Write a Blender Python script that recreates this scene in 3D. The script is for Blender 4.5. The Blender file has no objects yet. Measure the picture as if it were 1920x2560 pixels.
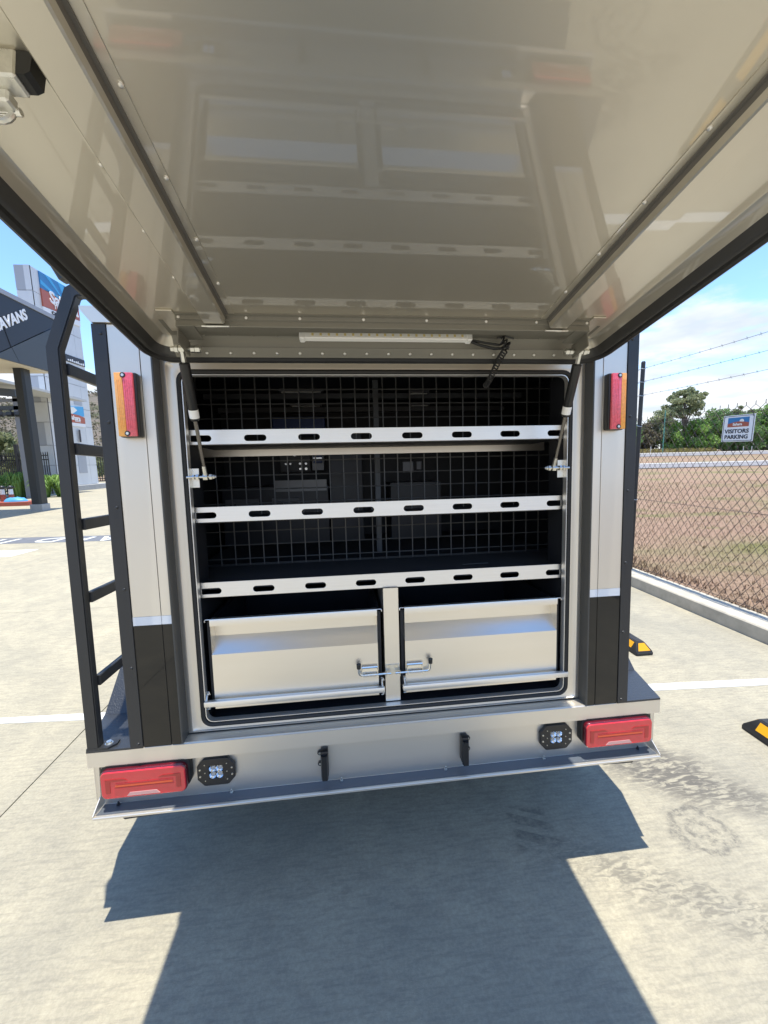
import bpy, bmesh, math, random
from mathutils import Vector, Matrix
random.seed(7)
S = bpy.context.scene
COL = S.collection
R = math.radians
PI = math.pi

# ------------------------------------------------------------------ camera
TILT = R(2.2)            # the trailer stands nose down by this much on the pavement
cam_d = bpy.data.cameras.new('camera')
cam = bpy.data.objects.new('camera', cam_d)
COL.objects.link(cam)
right = Vector((0.9939855, -0.10717053, -0.0225235))
down = Vector((-0.03623738, -0.12779177, -0.9911388))
fwd = Vector((0.10334256, 0.98599378, -0.13090674))
cam.matrix_world = Matrix(((right.x, -down.x, -fwd.x, -0.177), (right.y, -down.y, -fwd.y, -1.4041),
                           (right.z, -down.z, -fwd.z, 1.7552), (0, 0, 0, 1)))
cam_d.sensor_fit = 'VERTICAL'
cam_d.sensor_height = 36.0
cam_d.lens = 36.0 * 960.0 / 2560.0
cam_d.clip_start = 0.02
cam_d.clip_end = 5000
S.camera = cam

# ------------------------------------------------------------------ light, sky, exposure
SUN_FROM = Vector((0.031, -0.016, 1.0)).normalized()
elev = math.asin(SUN_FROM.z)
azim = math.atan2(SUN_FROM.x, SUN_FROM.y)
sun_d = bpy.data.lights.new('sun', 'SUN')
sun_d.energy = 2.9
sun_d.angle = R(0.53)
sun_d.color = (1.0, 0.955, 0.85)
sun = bpy.data.objects.new('sun', sun_d)
sun.rotation_euler = SUN_FROM.to_track_quat('Z', 'Y').to_euler()
sun.location = (0, 0, 30)
COL.objects.link(sun)

W = bpy.data.worlds.new('World')
S.world = W
W.use_nodes = True
wn, wl = W.node_tree.nodes, W.node_tree.links
wn.clear()
sky = wn.new('ShaderNodeTexSky')
sky.sky_type = 'NISHITA'
sky.sun_disc = False
sky.sun_elevation = elev
sky.sun_rotation = azim
sky.air_density = 1.0
sky.dust_density = 0.15
sky.ozone_density = 2.6
bg = wn.new('ShaderNodeBackground')
bg.inputs['Strength'].default_value = 0.138
wo = wn.new('ShaderNodeOutputWorld')
tc = wn.new('ShaderNodeTexCoord')
sep = wn.new('ShaderNodeSeparateXYZ')
wl.new(tc.outputs['Generated'], sep.inputs[0])


def wmath(op, a, b=None, c=None):
    n = wn.new('ShaderNodeMath')
    n.operation = op
    for i, v in enumerate((a, b, c)):
        if v is None:
            continue
        if isinstance(v, (int, float)):
            n.inputs[i].default_value = v
        else:
            wl.new(v, n.inputs[i])
    return n.outputs[0]


zz = wmath('MAXIMUM', sep.outputs['Z'], 0.0)
den = wmath('ADD', zz, 0.10)
cx = wmath('DIVIDE', sep.outputs['X'], den)
cy = wmath('DIVIDE', sep.outputs['Y'], den)
cmb = wn.new('ShaderNodeCombineXYZ')
wl.new(cx, cmb.inputs[0])
wl.new(cy, cmb.inputs[1])
cmb.inputs[2].default_value = 9.9
n1 = wn.new('ShaderNodeTexNoise')
n1.inputs['Scale'].default_value = 0.75
n1.inputs['Detail'].default_value = 9
n1.inputs['Roughness'].default_value = 0.56
wl.new(cmb.outputs[0], n1.inputs['Vector'])
# clouds thin out with elevation
low = wmath('MULTIPLY_ADD', zz, -1.70, 0.335)
cov = wmath('ADD', n1.outputs['Fac'], low)
mr = wn.new('ShaderNodeMapRange')
mr.interpolation_type = 'SMOOTHSTEP'
mr.inputs['From Min'].default_value = 0.43
mr.inputs['From Max'].default_value = 0.53
wl.new(cov, mr.inputs['Value'])
n2 = wn.new('ShaderNodeTexNoise')
n2.inputs['Scale'].default_value = 1.7
n2.inputs['Detail'].default_value = 6
wl.new(cmb.outputs[0], n2.inputs['Vector'])
cr = wn.new('ShaderNodeMapRange')
cr.inputs['From Min'].default_value = 0.36
cr.inputs['From Max'].default_value = 0.62
cr.inputs['To Min'].default_value = 0.0
cr.inputs['To Max'].default_value = 1.0
wl.new(n2.outputs['Fac'], cr.inputs['Value'])
ccol = wn.new('ShaderNodeMix')
ccol.data_type = 'RGBA'
ccol.inputs[6].default_value = (2.45, 2.65, 2.95, 1)
ccol.inputs[7].default_value = (3.75, 3.75, 3.8, 1)
wl.new(cr.outputs[0], ccol.inputs[0])
# keep the real sky's radiance, only a little more saturated blue
hs = wn.new('ShaderNodeHueSaturation')
hs.inputs['Saturation'].default_value = 1.12
hs.inputs['Hue'].default_value = 0.502
wl.new(sky.outputs[0], hs.inputs['Color'])
mx = wn.new('ShaderNodeMix')
mx.data_type = 'RGBA'
mfac = wmath('MULTIPLY', mr.outputs[0], 0.93)
wl.new(mfac, mx.inputs[0])
wl.new(hs.outputs[0], mx.inputs[6])
wl.new(ccol.outputs[2], mx.inputs[7])
wl.new(mx.outputs[2], bg.inputs['Color'])
wl.new(bg.outputs[0], wo.inputs['Surface'])

S.view_settings.view_transform = 'Standard'
S.view_settings.look = 'None'
S.view_settings.exposure = 1.26
S.view_settings.gamma = 1.0
S.view_settings.use_curve_mapping = False
S.render.engine = 'CYCLES'
S.cycles.max_bounces = 10
S.cycles.diffuse_bounces = 5
S.cycles.glossy_bounces = 5
S.cycles.transparent_max_bounces = 8
S.cycles.sample_clamp_indirect = 6.0
S.cycles.blur_glossy = 0.0
S.cycles.use_denoising = True


# ------------------------------------------------------------------ materials
def M(name, col, rough=0.5, metal=0.0, coat=0.0, coatr=0.05, var=0.0, vs=8.0, bump=0.0, bs=150.0, stretch=None,
      spec=0.5, aniso=0.0, rvar=0.0, sss=0.0, emit=None):
    m = bpy.data.materials.new(name)
    m.use_nodes = True
    n, l = m.node_tree.nodes, m.node_tree.links
    b = n['Principled BSDF']
    c4 = (col[0], col[1], col[2], 1)
    b.inputs['Base Color'].default_value = c4
    b.inputs['Roughness'].default_value = rough
    b.inputs['Metallic'].default_value = metal
    b.inputs['Coat Weight'].default_value = coat
    b.inputs['Coat Roughness'].default_value = coatr
    b.inputs['Specular IOR Level'].default_value = spec
    if emit:
        b.inputs['Emission Color'].default_value = (*emit[:3], 1)
        b.inputs['Emission Strength'].default_value = emit[3]
    if var or bump or rvar:
        g = n.new('ShaderNodeNewGeometry')
        mp = n.new('ShaderNodeMapping')
        l.new(g.outputs['Position'], mp.inputs['Vector'])
        if stretch:
            mp.inputs['Scale'].default_value = stretch
        t = n.new('ShaderNodeTexNoise')
        t.inputs['Scale'].default_value = vs
        t.inputs['Detail'].default_value = 6
        t.inputs['Roughness'].default_value = 0.6
        l.new(mp.outputs[0], t.inputs['Vector'])
        if var:
            r = n.new('ShaderNodeMapRange')
            r.inputs['From Min'].default_value = 0.3
            r.inputs['From Max'].default_value = 0.7
            r.inputs['To Min'].default_value = 1 - var
            r.inputs['To Max'].default_value = 1 + var
            l.new(t.outputs['Fac'], r.inputs['Value'])
            v = n.new('ShaderNodeVectorMath')
            v.operation = 'SCALE'
            v.inputs[0].default_value = col[:3]
            l.new(r.outputs[0], v.inputs['Scale'])
            l.new(v.outputs[0], b.inputs['Base Color'])
        if rvar:
            r2 = n.new('ShaderNodeMapRange')
            r2.inputs['From Min'].default_value = 0.3
            r2.inputs['From Max'].default_value = 0.7
            r2.inputs['To Min'].default_value = max(0.02, rough - rvar)
            r2.inputs['To Max'].default_value = rough + rvar
            l.new(t.outputs['Fac'], r2.inputs['Value'])
            l.new(r2.outputs[0], b.inputs['Roughness'])
        if bump:
            t2 = n.new('ShaderNodeTexNoise')
            t2.inputs['Scale'].default_value = bs
            t2.inputs['Detail'].default_value = 3
            l.new(mp.outputs[0], t2.inputs['Vector'])
            bn = n.new('ShaderNodeBump')
            bn.inputs['Strength'].default_value = bump
            bn.inputs['Distance'].default_value = 0.002
            l.new(t2.outputs['Fac'], bn.inputs['Height'])
            l.new(bn.outputs[0], b.inputs['Normal'])
    return m


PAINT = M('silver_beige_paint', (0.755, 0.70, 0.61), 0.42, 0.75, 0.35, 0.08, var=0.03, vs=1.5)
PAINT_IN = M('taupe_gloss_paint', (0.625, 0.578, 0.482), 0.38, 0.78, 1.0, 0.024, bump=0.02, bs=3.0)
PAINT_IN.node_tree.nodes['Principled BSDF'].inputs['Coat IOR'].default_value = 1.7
LIPM = M('grey_lip_paint', (0.045, 0.043, 0.040), 0.42, 0.2, 0.3, 0.2)
RAILP = M('hinge_shade_taupe', (0.195, 0.184, 0.152), 0.42, 0.25)
RIBSHADE = M('rib_shade_grey', (0.13, 0.12, 0.105), 0.5)  # dark grey standing in for shade on the ribs' inner walls
FLANGESHADE = M('flange_shade_slate', (0.085, 0.098, 0.118), 0.45, 0.0, 0.2, 0.2)  # dark slate standing in for the shaded look of the skirt flange
GREYTRIM = M('dark_grey_trim', (0.055, 0.055, 0.052), 0.42, 0.0, 0.2, 0.15)
BLACKGLOSS = M('black_gloss_panel', (0.010, 0.009, 0.008), 0.3, 0.0, 0.45, 0.03, bump=0.02, bs=6, spec=0.1)
BLACKGLOSS.node_tree.nodes['Principled BSDF'].inputs['Coat Weight'].default_value = 0.8
WHITEVINYL = M('white_vinyl', (0.78, 0.79, 0.80), 0.4)
BLACKPC = M('black_powdercoat', (0.020, 0.021, 0.023), 0.42, 0.0, 0.15, 0.3, bump=0.25, bs=900)
BLACKBED = M('black_hammer_coat', (0.030, 0.033, 0.038), 0.38, 0.0, 0.3, 0.25, bump=1.0, bs=160)
RUBBER = M('black_rubber', (0.012, 0.012, 0.012), 0.55)
PLASTIC = M('black_plastic', (0.014, 0.014, 0.015), 0.38)
ALU = M('brushed_aluminium', (0.86, 0.835, 0.79), 0.42, 0.85, var=0.03, vs=4, rvar=0.03, stretch=(2, 40, 40))
ALUP = M('mill_aluminium_panel', (0.84, 0.79, 0.705), 0.38, 0.95, 0.0, var=0.02, vs=2, rvar=0.02, stretch=(1, 6, 6))
ZINC = M('zinc_plate', (0.72, 0.71, 0.66), 0.36, 1.0, var=0.15, vs=60, rvar=0.12)
CHROME = M('polished_steel', (0.78, 0.77, 0.74), 0.2, 1.0)
WIRE = M('black_wire', (0.10, 0.10, 0.097), 0.45, 0.3)
DARK = M('dark_cabin_lining', (0.009, 0.010, 0.013), 0.6)
DARKGREY = M('dark_slate_panel', (0.022, 0.025, 0.032), 0.4, 0.2)
CARPET = M('black_carpet', (0.010, 0.011, 0.015), 0.95, bump=1.0, bs=700)
CABGREY = M('cabin_grey', (0.085, 0.092, 0.10), 0.5)
CABMID = M('cabin_steel', (0.13, 0.135, 0.145), 0.35, 0.6)
BLUEBOX = M('blue_enamel', (0.02, 0.045, 0.16), 0.4)
WHITEP = M('white_plastic', (0.88, 0.87, 0.84), 0.35)
REDLENS = M('red_lens', (0.72, 0.022, 0.035), 0.16, 0, 1.0, 0.05, var=0.06, vs=30)
REDLENS2 = M('red_lens_inner', (0.45, 0.012, 0.014), 0.3, 0, 0.6, 0.08)
REDEDGE = M('red_lens_edge', (0.11, 0.006, 0.012), 0.2, 0, 1.0, 0.05)
ORANGE = M('orange_bar', (0.80, 0.10, 0.02), 0.3, 0, 0.6)
AMBER = M('amber_lens', (0.95, 0.42, 0.08), 0.25, 0, 1.0, 0.06, var=0.12, vs=120)
PINK = M('reflector_pink', (0.72, 0.36, 0.33), 0.25, 0, 0.8)
MREDLENS = M('marker_red', (0.80, 0.10, 0.14), 0.25, 0, 1.0, 0.06, var=0.2, vs=120)
LEDGLASS = M('led_reflector', (0.85, 0.87, 0.88), 0.12, 1.0)
LEDDARK = M('led_lens', (0.30, 0.31, 0.33), 0.08, 0.3, 1.0)
YELLOW = M('yellow_reflector', (0.75, 0.36, 0.01), 0.4, bump=0.5, bs=400)
TYRE = M('tyre_rubber', (0.016, 0.016, 0.016), 0.75)
BLACKRUB = M('black_kerb_rubber', (0.022, 0.022, 0.024), 0.62, var=0.3, vs=20, bump=0.5, bs=200)


# ------------------------------------------------------------------ mesh helpers
class MB:
    def __init__(s):
        s.bm = bmesh.new()

    def box(s, x0, x1, y0, y1, z0, z1, b=0.0, seg=1):
        t = bmesh.new()
        bmesh.ops.create_cube(t, size=1)
        for v in t.verts:
            v.co = Vector((x0 + (v.co.x + .5) * (x1 - x0), y0 + (v.co.y + .5) * (y1 - y0), z0 + (v.co.z + .5) * (z1 - z0)))
        if b:
            bmesh.ops.bevel(t, geom=t.edges[:], offset=b, segments=seg, affect='EDGES', profile=0.5)
        s.add(t)
        return s

    def add(s, t, mtx=None):
        me = bpy.data.meshes.new('tmp')
        t.to_mesh(me)
        t.free()
        if mtx:
            me.transform(mtx)
        s.bm.from_mesh(me)
        bpy.data.meshes.remove(me)

    def addmesh(s, me, mtx=None, keep=False):
        if mtx:
            me.transform(mtx)
        s.bm.from_mesh(me)
        if not keep:
            bpy.data.meshes.remove(me)
        return s

    def poly(s, pts):
        s.bm.faces.new([s.bm.verts.new(p) for p in pts])
        return s

    def prism(s, pts, axis, a, b, bev=0.0):
        """extrude a 2D outline; axis 'x': pts are (y,z); 'y': (x,z); 'z': (x,y)"""
        def mk(p, w):
            return {'x': (w, p[0], p[1]), 'y': (p[0], w, p[1]), 'z': (p[0], p[1], w)}[axis]
        t = bmesh.new()
        A = [t.verts.new(mk(p, a)) for p in pts]
        B = [t.verts.new(mk(p, b)) for p in pts]
        t.faces.new(A)
        t.faces.new(B[::-1])
        n = len(pts)
        for i in range(n):
            t.faces.new((A[i], B[i], B[(i + 1) % n], A[(i + 1) % n]))
        bmesh.ops.recalc_face_normals(t, faces=t.faces[:])
        if bev:
            bmesh.ops.bevel(t, geom=t.edges[:], offset=bev, segments=1, affect='EDGES')
        s.add(t)
        return s

    def cyl(s, p0, p1, r0, r1=None, n=14, caps=True):
        return s.tube([p0, p1], [r0, r0 if r1 is None else r1], n, caps)

    def tube(s, pts, r, n=8, caps=True, closed=False):
        pts = [Vector(p) for p in pts]
        rs = r if isinstance(r, (list, tuple)) else [r] * len(pts)
        rings = []
        up = None
        for i, p in enumerate(pts):
            if closed:
                d = pts[(i + 1) % len(pts)] - pts[i - 1]
            else:
                d = pts[min(i + 1, len(pts) - 1)] - pts[max(i - 1, 0)]
            d.normalize()
            if up is None:
                up = Vector((0, 0, 1)) if abs(d.z) < .9 else Vector((1, 0, 0))
            a = d.cross(up)
            if a.length < 1e-6:
                a = d.orthogonal()
            a.normalize()
            up = a.cross(d).normalized()
            rings.append([s.bm.verts.new(p + (a * math.cos(2 * PI * k / n) + up * math.sin(2 * PI * k / n)) * rs[i]) for k in range(n)])
        m = len(rings)
        for i in range(m if closed else m - 1):
            A, B = rings[i], rings[(i + 1) % m]
            for k in range(n):
                s.bm.faces.new((A[k], A[(k + 1) % n], B[(k + 1) % n], B[k]))
        if caps and not closed:
            s.bm.faces.new(rings[0][::-1])
            s.bm.faces.new(rings[-1])
        return s

    def sweep(s, rings, closed=True, capped=False):
        """rings: list of point lists joined in order"""
        V = [[s.bm.verts.new(p) for p in r] for r in rings]
        m = len(V)
        for i in range(m if closed else m - 1):
            A, B = V[i], V[(i + 1) % m]
            for k in range(len(A) - 1):
                s.bm.faces.new((A[k], A[k + 1], B[k + 1], B[k]))
        return s

    def sphere(s, c, r, sc=(1, 1, 1), u=10, v=6):
        t = bmesh.new()
        bmesh.ops.create_uvsphere(t, u_segments=u, v_segments=v, radius=r)
        s.add(t, Matrix.Translation(c) @ Matrix.Diagonal((*sc, 1)))
        return s

    def obj(s, name, mat, parent=None, smooth=True, norm=True, angle=35):
        if norm:
            bmesh.ops.recalc_face_normals(s.bm, faces=s.bm.faces[:])
        me = bpy.data.meshes.new(name)
        s.bm.to_mesh(me)
        s.bm.free()
        return link(name, me, mat, parent, smooth, angle)


def link(name, me, mat, parent=None, smooth=True, angle=35):
    me.materials.clear()
    me.materials.append(mat)
    if smooth:
        me.polygons.foreach_set('use_smooth', [True] * len(me.polygons))
        me.set_sharp_from_angle(angle=R(angle))
    me.update()
    o = bpy.data.objects.new(name, me)
    COL.objects.link(o)
    if parent:
        o.parent = parent
    return o


def share(o, name, parent, mtx):
    c = o.copy()
    c.name = name
    COL.objects.link(c)
    c.parent = parent
    c.matrix_local = mtx
    return c


def empty(name, label, cat, loc=(0, 0, 0), rot=(0, 0, 0), group=None):
    o = bpy.data.objects.new(name, None)
    COL.objects.link(o)
    o.location = loc
    o.rotation_euler = rot
    o.empty_display_size = 0.2
    return tag(o, label, cat, group)


def tag(o, label=None, cat=None, group=None, kind=None):
    if label:
        o['label'] = label
    if cat:
        o['category'] = cat
    if group:
        o['group'] = group
    if kind:
        o['kind'] = kind
    return o


def curve_mesh(splines, thick, bevel=0.0):
    """flat plate with holes: splines are lists of (x,y); first is the outline. Returned in the XY plane."""
    cu = bpy.data.curves.new('tmp', 'CURVE')
    cu.dimensions = '2D'
    cu.fill_mode = 'BOTH'
    cu.extrude = thick / 2
    cu.bevel_depth = bevel
    for sp in splines:
        c = cu.splines.new('POLY')
        c.points.add(len(sp) - 1)
        for p, q in zip(c.points, sp):
            p.co = (q[0], q[1], 0, 1)
        c.use_cyclic_u = True
    return from_curve(cu)


def from_curve(cu):
    o = bpy.data.objects.new('tmp', cu)
    COL.objects.link(o)
    dg = bpy.context.evaluated_depsgraph_get()
    me = bpy.data.meshes.new_from_object(o.evaluated_get(dg))
    bpy.data.objects.remove(o)
    bpy.data.curves.remove(cu)
    return me


def text_mesh(body, size, ext=0.002, offset=0.0, align='CENTER', space=1.0, shear=0.0):
    cu = bpy.data.curves.new('tmp', 'FONT')
    cu.body = body
    cu.size = size
    cu.extrude = ext
    cu.offset = offset
    cu.align_x = align
    cu.align_y = 'CENTER'
    cu.space_character = space
    cu.shear = shear
    cu.resolution_u = 3
    return from_curve(cu)


def slot(cx_, cy_, w, h, n=6):
    r = h / 2
    p = []
    for k in range(n + 1):
        a = -PI / 2 + PI * k / n
        p.append((cx_ + w / 2 - r + r * math.cos(a), cy_ + r * math.sin(a)))
    for k in range(n + 1):
        a = PI / 2 + PI * k / n
        p.append((cx_ - w / 2 + r + r * math.cos(a), cy_ + r * math.sin(a)))
    return p


def rrect(x0, x1, y0, y1, r, n=5):
    p = []
    for (cx_, cy_, a0) in ((x1 - r, y1 - r, 0), (x0 + r, y1 - r, 90), (x0 + r, y0 + r, 180), (x1 - r, y0 + r, 270)):
        for k in range(n + 1):
            a = R(a0 + 90 * k / n)
            p.append((cx_ + r * math.cos(a), cy_ + r * math.sin(a)))
    return p


XZ = Matrix(((1, 0, 0, 0), (0, 0, -1, 0), (0, 1, 0, 0), (0, 0, 0, 1)))     # curve XY -> world XZ, facing -Y


def T(x, y, z):
    return Matrix.Translation((x, y, z))


def helix(p0, p1, r, turns, n=10, wob=0.0):
    p0, p1 = Vector(p0), Vector(p1)
    d = (p1 - p0).normalized()
    a = d.orthogonal().normalized()
    b = d.cross(a)
    out = []
    k = int(turns * n)
    for i in range(k + 1):
        t = i / k
        an = 2 * PI * turns * t
        out.append(p0.lerp(p1, t) + (a * math.cos(an) + b * math.sin(an)) * r)
    return out


def hexbolt(mb, c, r, h, axis='y'):
    """a hex head pointing to -y (or +z)"""
    d = Vector((0, -h, 0)) if axis == 'y' else Vector((0, 0, h))
    mb.tube([c, Vector(c) + d], r, 6)
    return mb


def rivet(c, r=0.0045, h=0.003, nrm=(0, -1, 0)):
    c = Vector(c)
    nrm = Vector(nrm).normalized()
    m = MB()
    m.tube([c, c + nrm * h * .6, c + nrm * h], [r, r * .85, r * .35], 8)
    return m


# ------------------------------------------------------------------ setting: ground, pavement, kerb, road, hill
def concrete_mat():
    m = bpy.data.materials.new('concrete')
    m.use_nodes = True
    n, l = m.node_tree.nodes, m.node_tree.links
    b = n['Principled BSDF']
    b.inputs['Roughness'].default_value = 0.78
    b.inputs['Specular IOR Level'].default_value = 0.35
    g = n.new('ShaderNodeNewGeometry')

    def noise(sc, det=6, ro=0.6, stretch=None, dist=0.0):
        mp = n.new('ShaderNodeMapping')
        l.new(g.outputs['Position'], mp.inputs['Vector'])
        if stretch:
            mp.inputs['Scale'].default_value = stretch[:3]
            if len(stretch) > 3:
                mp.inputs['Rotation'].default_value = (0, 0, stretch[3])
        t = n.new('ShaderNodeTexNoise')
        t.inputs['Scale'].default_value = sc
        t.inputs['Detail'].default_value = det
        t.inputs['Roughness'].default_value = ro
        t.inputs['Distortion'].default_value = dist
        l.new(mp.outputs[0], t.inputs['Vector'])
        return t.outputs['Fac']

    def rng(v, a, c, lo, hi, smooth=True):
        r = n.new('ShaderNodeMapRange')
        if smooth:
            r.interpolation_type = 'SMOOTHSTEP'
        for k, x in zip(('From Min', 'From Max', 'To Min', 'To Max'), (a, c, lo, hi)):
            r.inputs[k].default_value = x
        l.new(v, r.inputs['Value'])
        return r.outputs[0]

    def mth(op, a, c):
        k = n.new('ShaderNodeMath')
        k.operation = op
        for i, v in enumerate((a, c)):
            if isinstance(v, (int, float)):
                k.inputs[i].default_value = v
            else:
                l.new(v, k.inputs[i])
        return k.outputs[0]

    def mix(f, a, c):
        k = n.new('ShaderNodeMix')
        k.data_type = 'RGBA'
        if isinstance(f, float):
            k.inputs[0].default_value = f
        else:
            l.new(f, k.inputs[0])
        for i, v in ((6, a), (7, c)):
            if isinstance(v, tuple):
                k.inputs[i].default_value = (*v, 1)
            else:
                l.new(v, k.inputs[i])
        return k.outputs[2]
    big = rng(noise(0.75, 5, 0.62, None, 0.6), .36, .66, 0, 1)
    mid = rng(noise(4.5, 8, 0.68, None, 0.8), .34, .68, 0, 1)
    sp0 = n.new('ShaderNodeSeparateXYZ')
    l.new(g.outputs['Position'], sp0.inputs[0])
    # the pours left of the joint are cleaner and paler
    pour = rng(sp0.outputs[0], -2.4, -1.4, 0, 1)
    col = mix(pour, mix(big, (0.472, 0.415, 0.290), (0.400, 0.358, 0.257)), mix(big, (0.418, 0.373, 0.268), (0.335, 0.305, 0.228)))
    col = mix(mth('MULTIPLY', mid, 0.36), col, (0.225, 0.210, 0.168))
    # broom and trowel streaks
    st = rng(noise(9, 7, .7, (1.0, 7.0, 1, R(24)), 0.5), .42, .66, 0, 0.40)
    col = mix(st, col, (0.185, 0.172, 0.142))
    fine = rng(noise(70, 4, .75), .40, .62, 0.91, 1.05)
    sc = n.new('ShaderNodeVectorMath')
    sc.operation = 'SCALE'
    l.new(col, sc.inputs[0])
    l.new(fine, sc.inputs['Scale'])
    col = sc.outputs[0]
    # pale dusty scuffs
    sf = rng(noise(2.1, 9, .72, (1, 1.6, 1), 1.4), .61, .74, 0, 0.5)
    col = mix(sf, col, (0.41, 0.375, 0.295))
    # tyre scrub mark right of the trailer: a band of oblique tread streaks along an arc
    sp = n.new('ShaderNodeSeparateXYZ')
    l.new(g.outputs['Position'], sp.inputs[0])
    X, Y = sp.outputs[0], sp.outputs[1]

    def blob(cx_, cy_, rx, ry, ang):
        ca, sa = math.cos(ang), math.sin(ang)
        dx, dy = mth('SUBTRACT', X, cx_), mth('SUBTRACT', Y, cy_)
        u = mth('DIVIDE', mth('ADD', mth('MULTIPLY', dx, ca), mth('MULTIPLY', dy, sa)), rx)
        v = mth('DIVIDE', mth('ADD', mth('MULTIPLY', dx, -sa), mth('MULTIPLY', dy, ca)), ry)
        d = mth('SQRT', mth('ADD', mth('MULTIPLY', u, u), mth('MULTIPLY', v, v)), 0)
        return d, u, v
    edge = noise(5, 5, .6)
    d1, u1, v1 = blob(1.56, 0.37, 0.58, 0.25, R(-38))
    m1 = rng(mth('ADD', d1, mth('MULTIPLY', edge, 0.9)), 0.75, 1.6, 1, 0)
    tread = rng(noise(11, 4, .6, (1.0, 4.2, 1, R(28)), 1.0), .38, .56, 0.10, 0.85)
    col = mix(mth('MULTIPLY', m1, tread), col, (0.085, 0.078, 0.070))
    # faint second track further out and under the lid
    d2, u2, v2 = blob(1.15, -0.22, 0.75, 0.14, R(-28))
    m2 = rng(mth('ADD', d2, mth('MULTIPLY', edge, 0.9)), 0.7, 1.7, 1, 0)
    tr2 = rng(noise(16, 4, .6, (1.0, 3.0, 1, R(60)), 1.0), .42, .60, 0.0, 0.55)
    col = mix(mth('MULTIPLY', m2, tr2), col, (0.10, 0.093, 0.08))
    # swirl where a wheel was turned on the spot
    d3, u3, v3 = blob(1.44, 0.03, 0.175, 0.150, 0)
    d3 = mth('ADD', d3, mth('MULTIPLY', mth('SUBTRACT', noise(9, 5, .65, (1, 1.7, 1, R(35)), .6), 0.5), 0.9))
    ring = rng(mth('SINE', mth('ADD', mth('MULTIPLY', d3, 15.0), mth('MULTIPLY', edge, 7.0)), 0), -0.9, 0.9, 0.25, 1)
    m3 = mth('MULTIPLY', rng(d3, 0.70, 1.15, 0.70, 0), rng(noise(26, 7, .8), .38, .62, 0.12, 1))
    col = mix(mth('MULTIPLY', m3, ring), col, (0.075, 0.072, 0.068))
    # oily tread print under the lid
    d4, u4, v4 = blob(0.66, 0.15, 0.11, 0.12, 0)
    dd = mth('MAXIMUM', mth('ABSOLUTE', u4, 0), mth('ABSOLUTE', v4, 0))
    bars = rng(mth('SINE', mth('ADD', mth('MULTIPLY', v4, 9.0), mth('MULTIPLY', u4, 3.5)), 0), -0.55, -0.1, 0.1, 1)
    m4 = mth('MULTIPLY', rng(mth('ADD', dd, mth('MULTIPLY', edge, 0.35)), 0.85, 1.25, 0.42, 0), mth('MULTIPLY', bars, rng(noise(22, 5, .7), .35, .6, 0.2, 1)))
    col = mix(m4, col, (0.05, 0.05, 0.05))
    # little dark specks
    vo = n.new('ShaderNodeTexVoronoi')
    vo.inputs['Scale'].default_value = 3.1
    l.new(g.outputs['Position'], vo.inputs['Vector'])
    spk = rng(vo.outputs['Distance'], 0.020, 0.034, 0.85, 0)
    spk = mth('MULTIPLY', spk, rng(noise(1.3, 2), .48, .52, 0, 1))
    col = mix(spk, col, (0.035, 0.033, 0.032))
    l.new(col, b.inputs['Base Color'])
    bp = n.new('ShaderNodeBump')
    bp.inputs['Strength'].default_value = 0.35
    bp.inputs['Distance'].default_value = 0.003
    hgt = mth('ADD', noise(120, 4, .7, (1.0, 3.0, 1, R(24))), mth('MULTIPLY', mid, 0.6))
    l.new(hgt, bp.inputs['Height'])
    l.new(bp.outputs[0], b.inputs['Normal'])
    return m


CONC = concrete_mat()
KERBC = M('kerb_concrete', (0.44, 0.40, 0.32), 0.85, var=0.16, vs=7, bump=0.6, bs=120)
LINEW = M('white_road_paint', (0.66, 0.65, 0.60), 0.6, var=0.06, vs=9)
JOINT = M('joint_filler', (0.10, 0.095, 0.085), 0.9)
ASPH = M('pale_asphalt', (0.22, 0.205, 0.20), 0.85, var=0.1, vs=2)
EDGEW = M('road_edge_white', (0.42, 0.40, 0.36), 0.7, var=0.1, vs=1)


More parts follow.
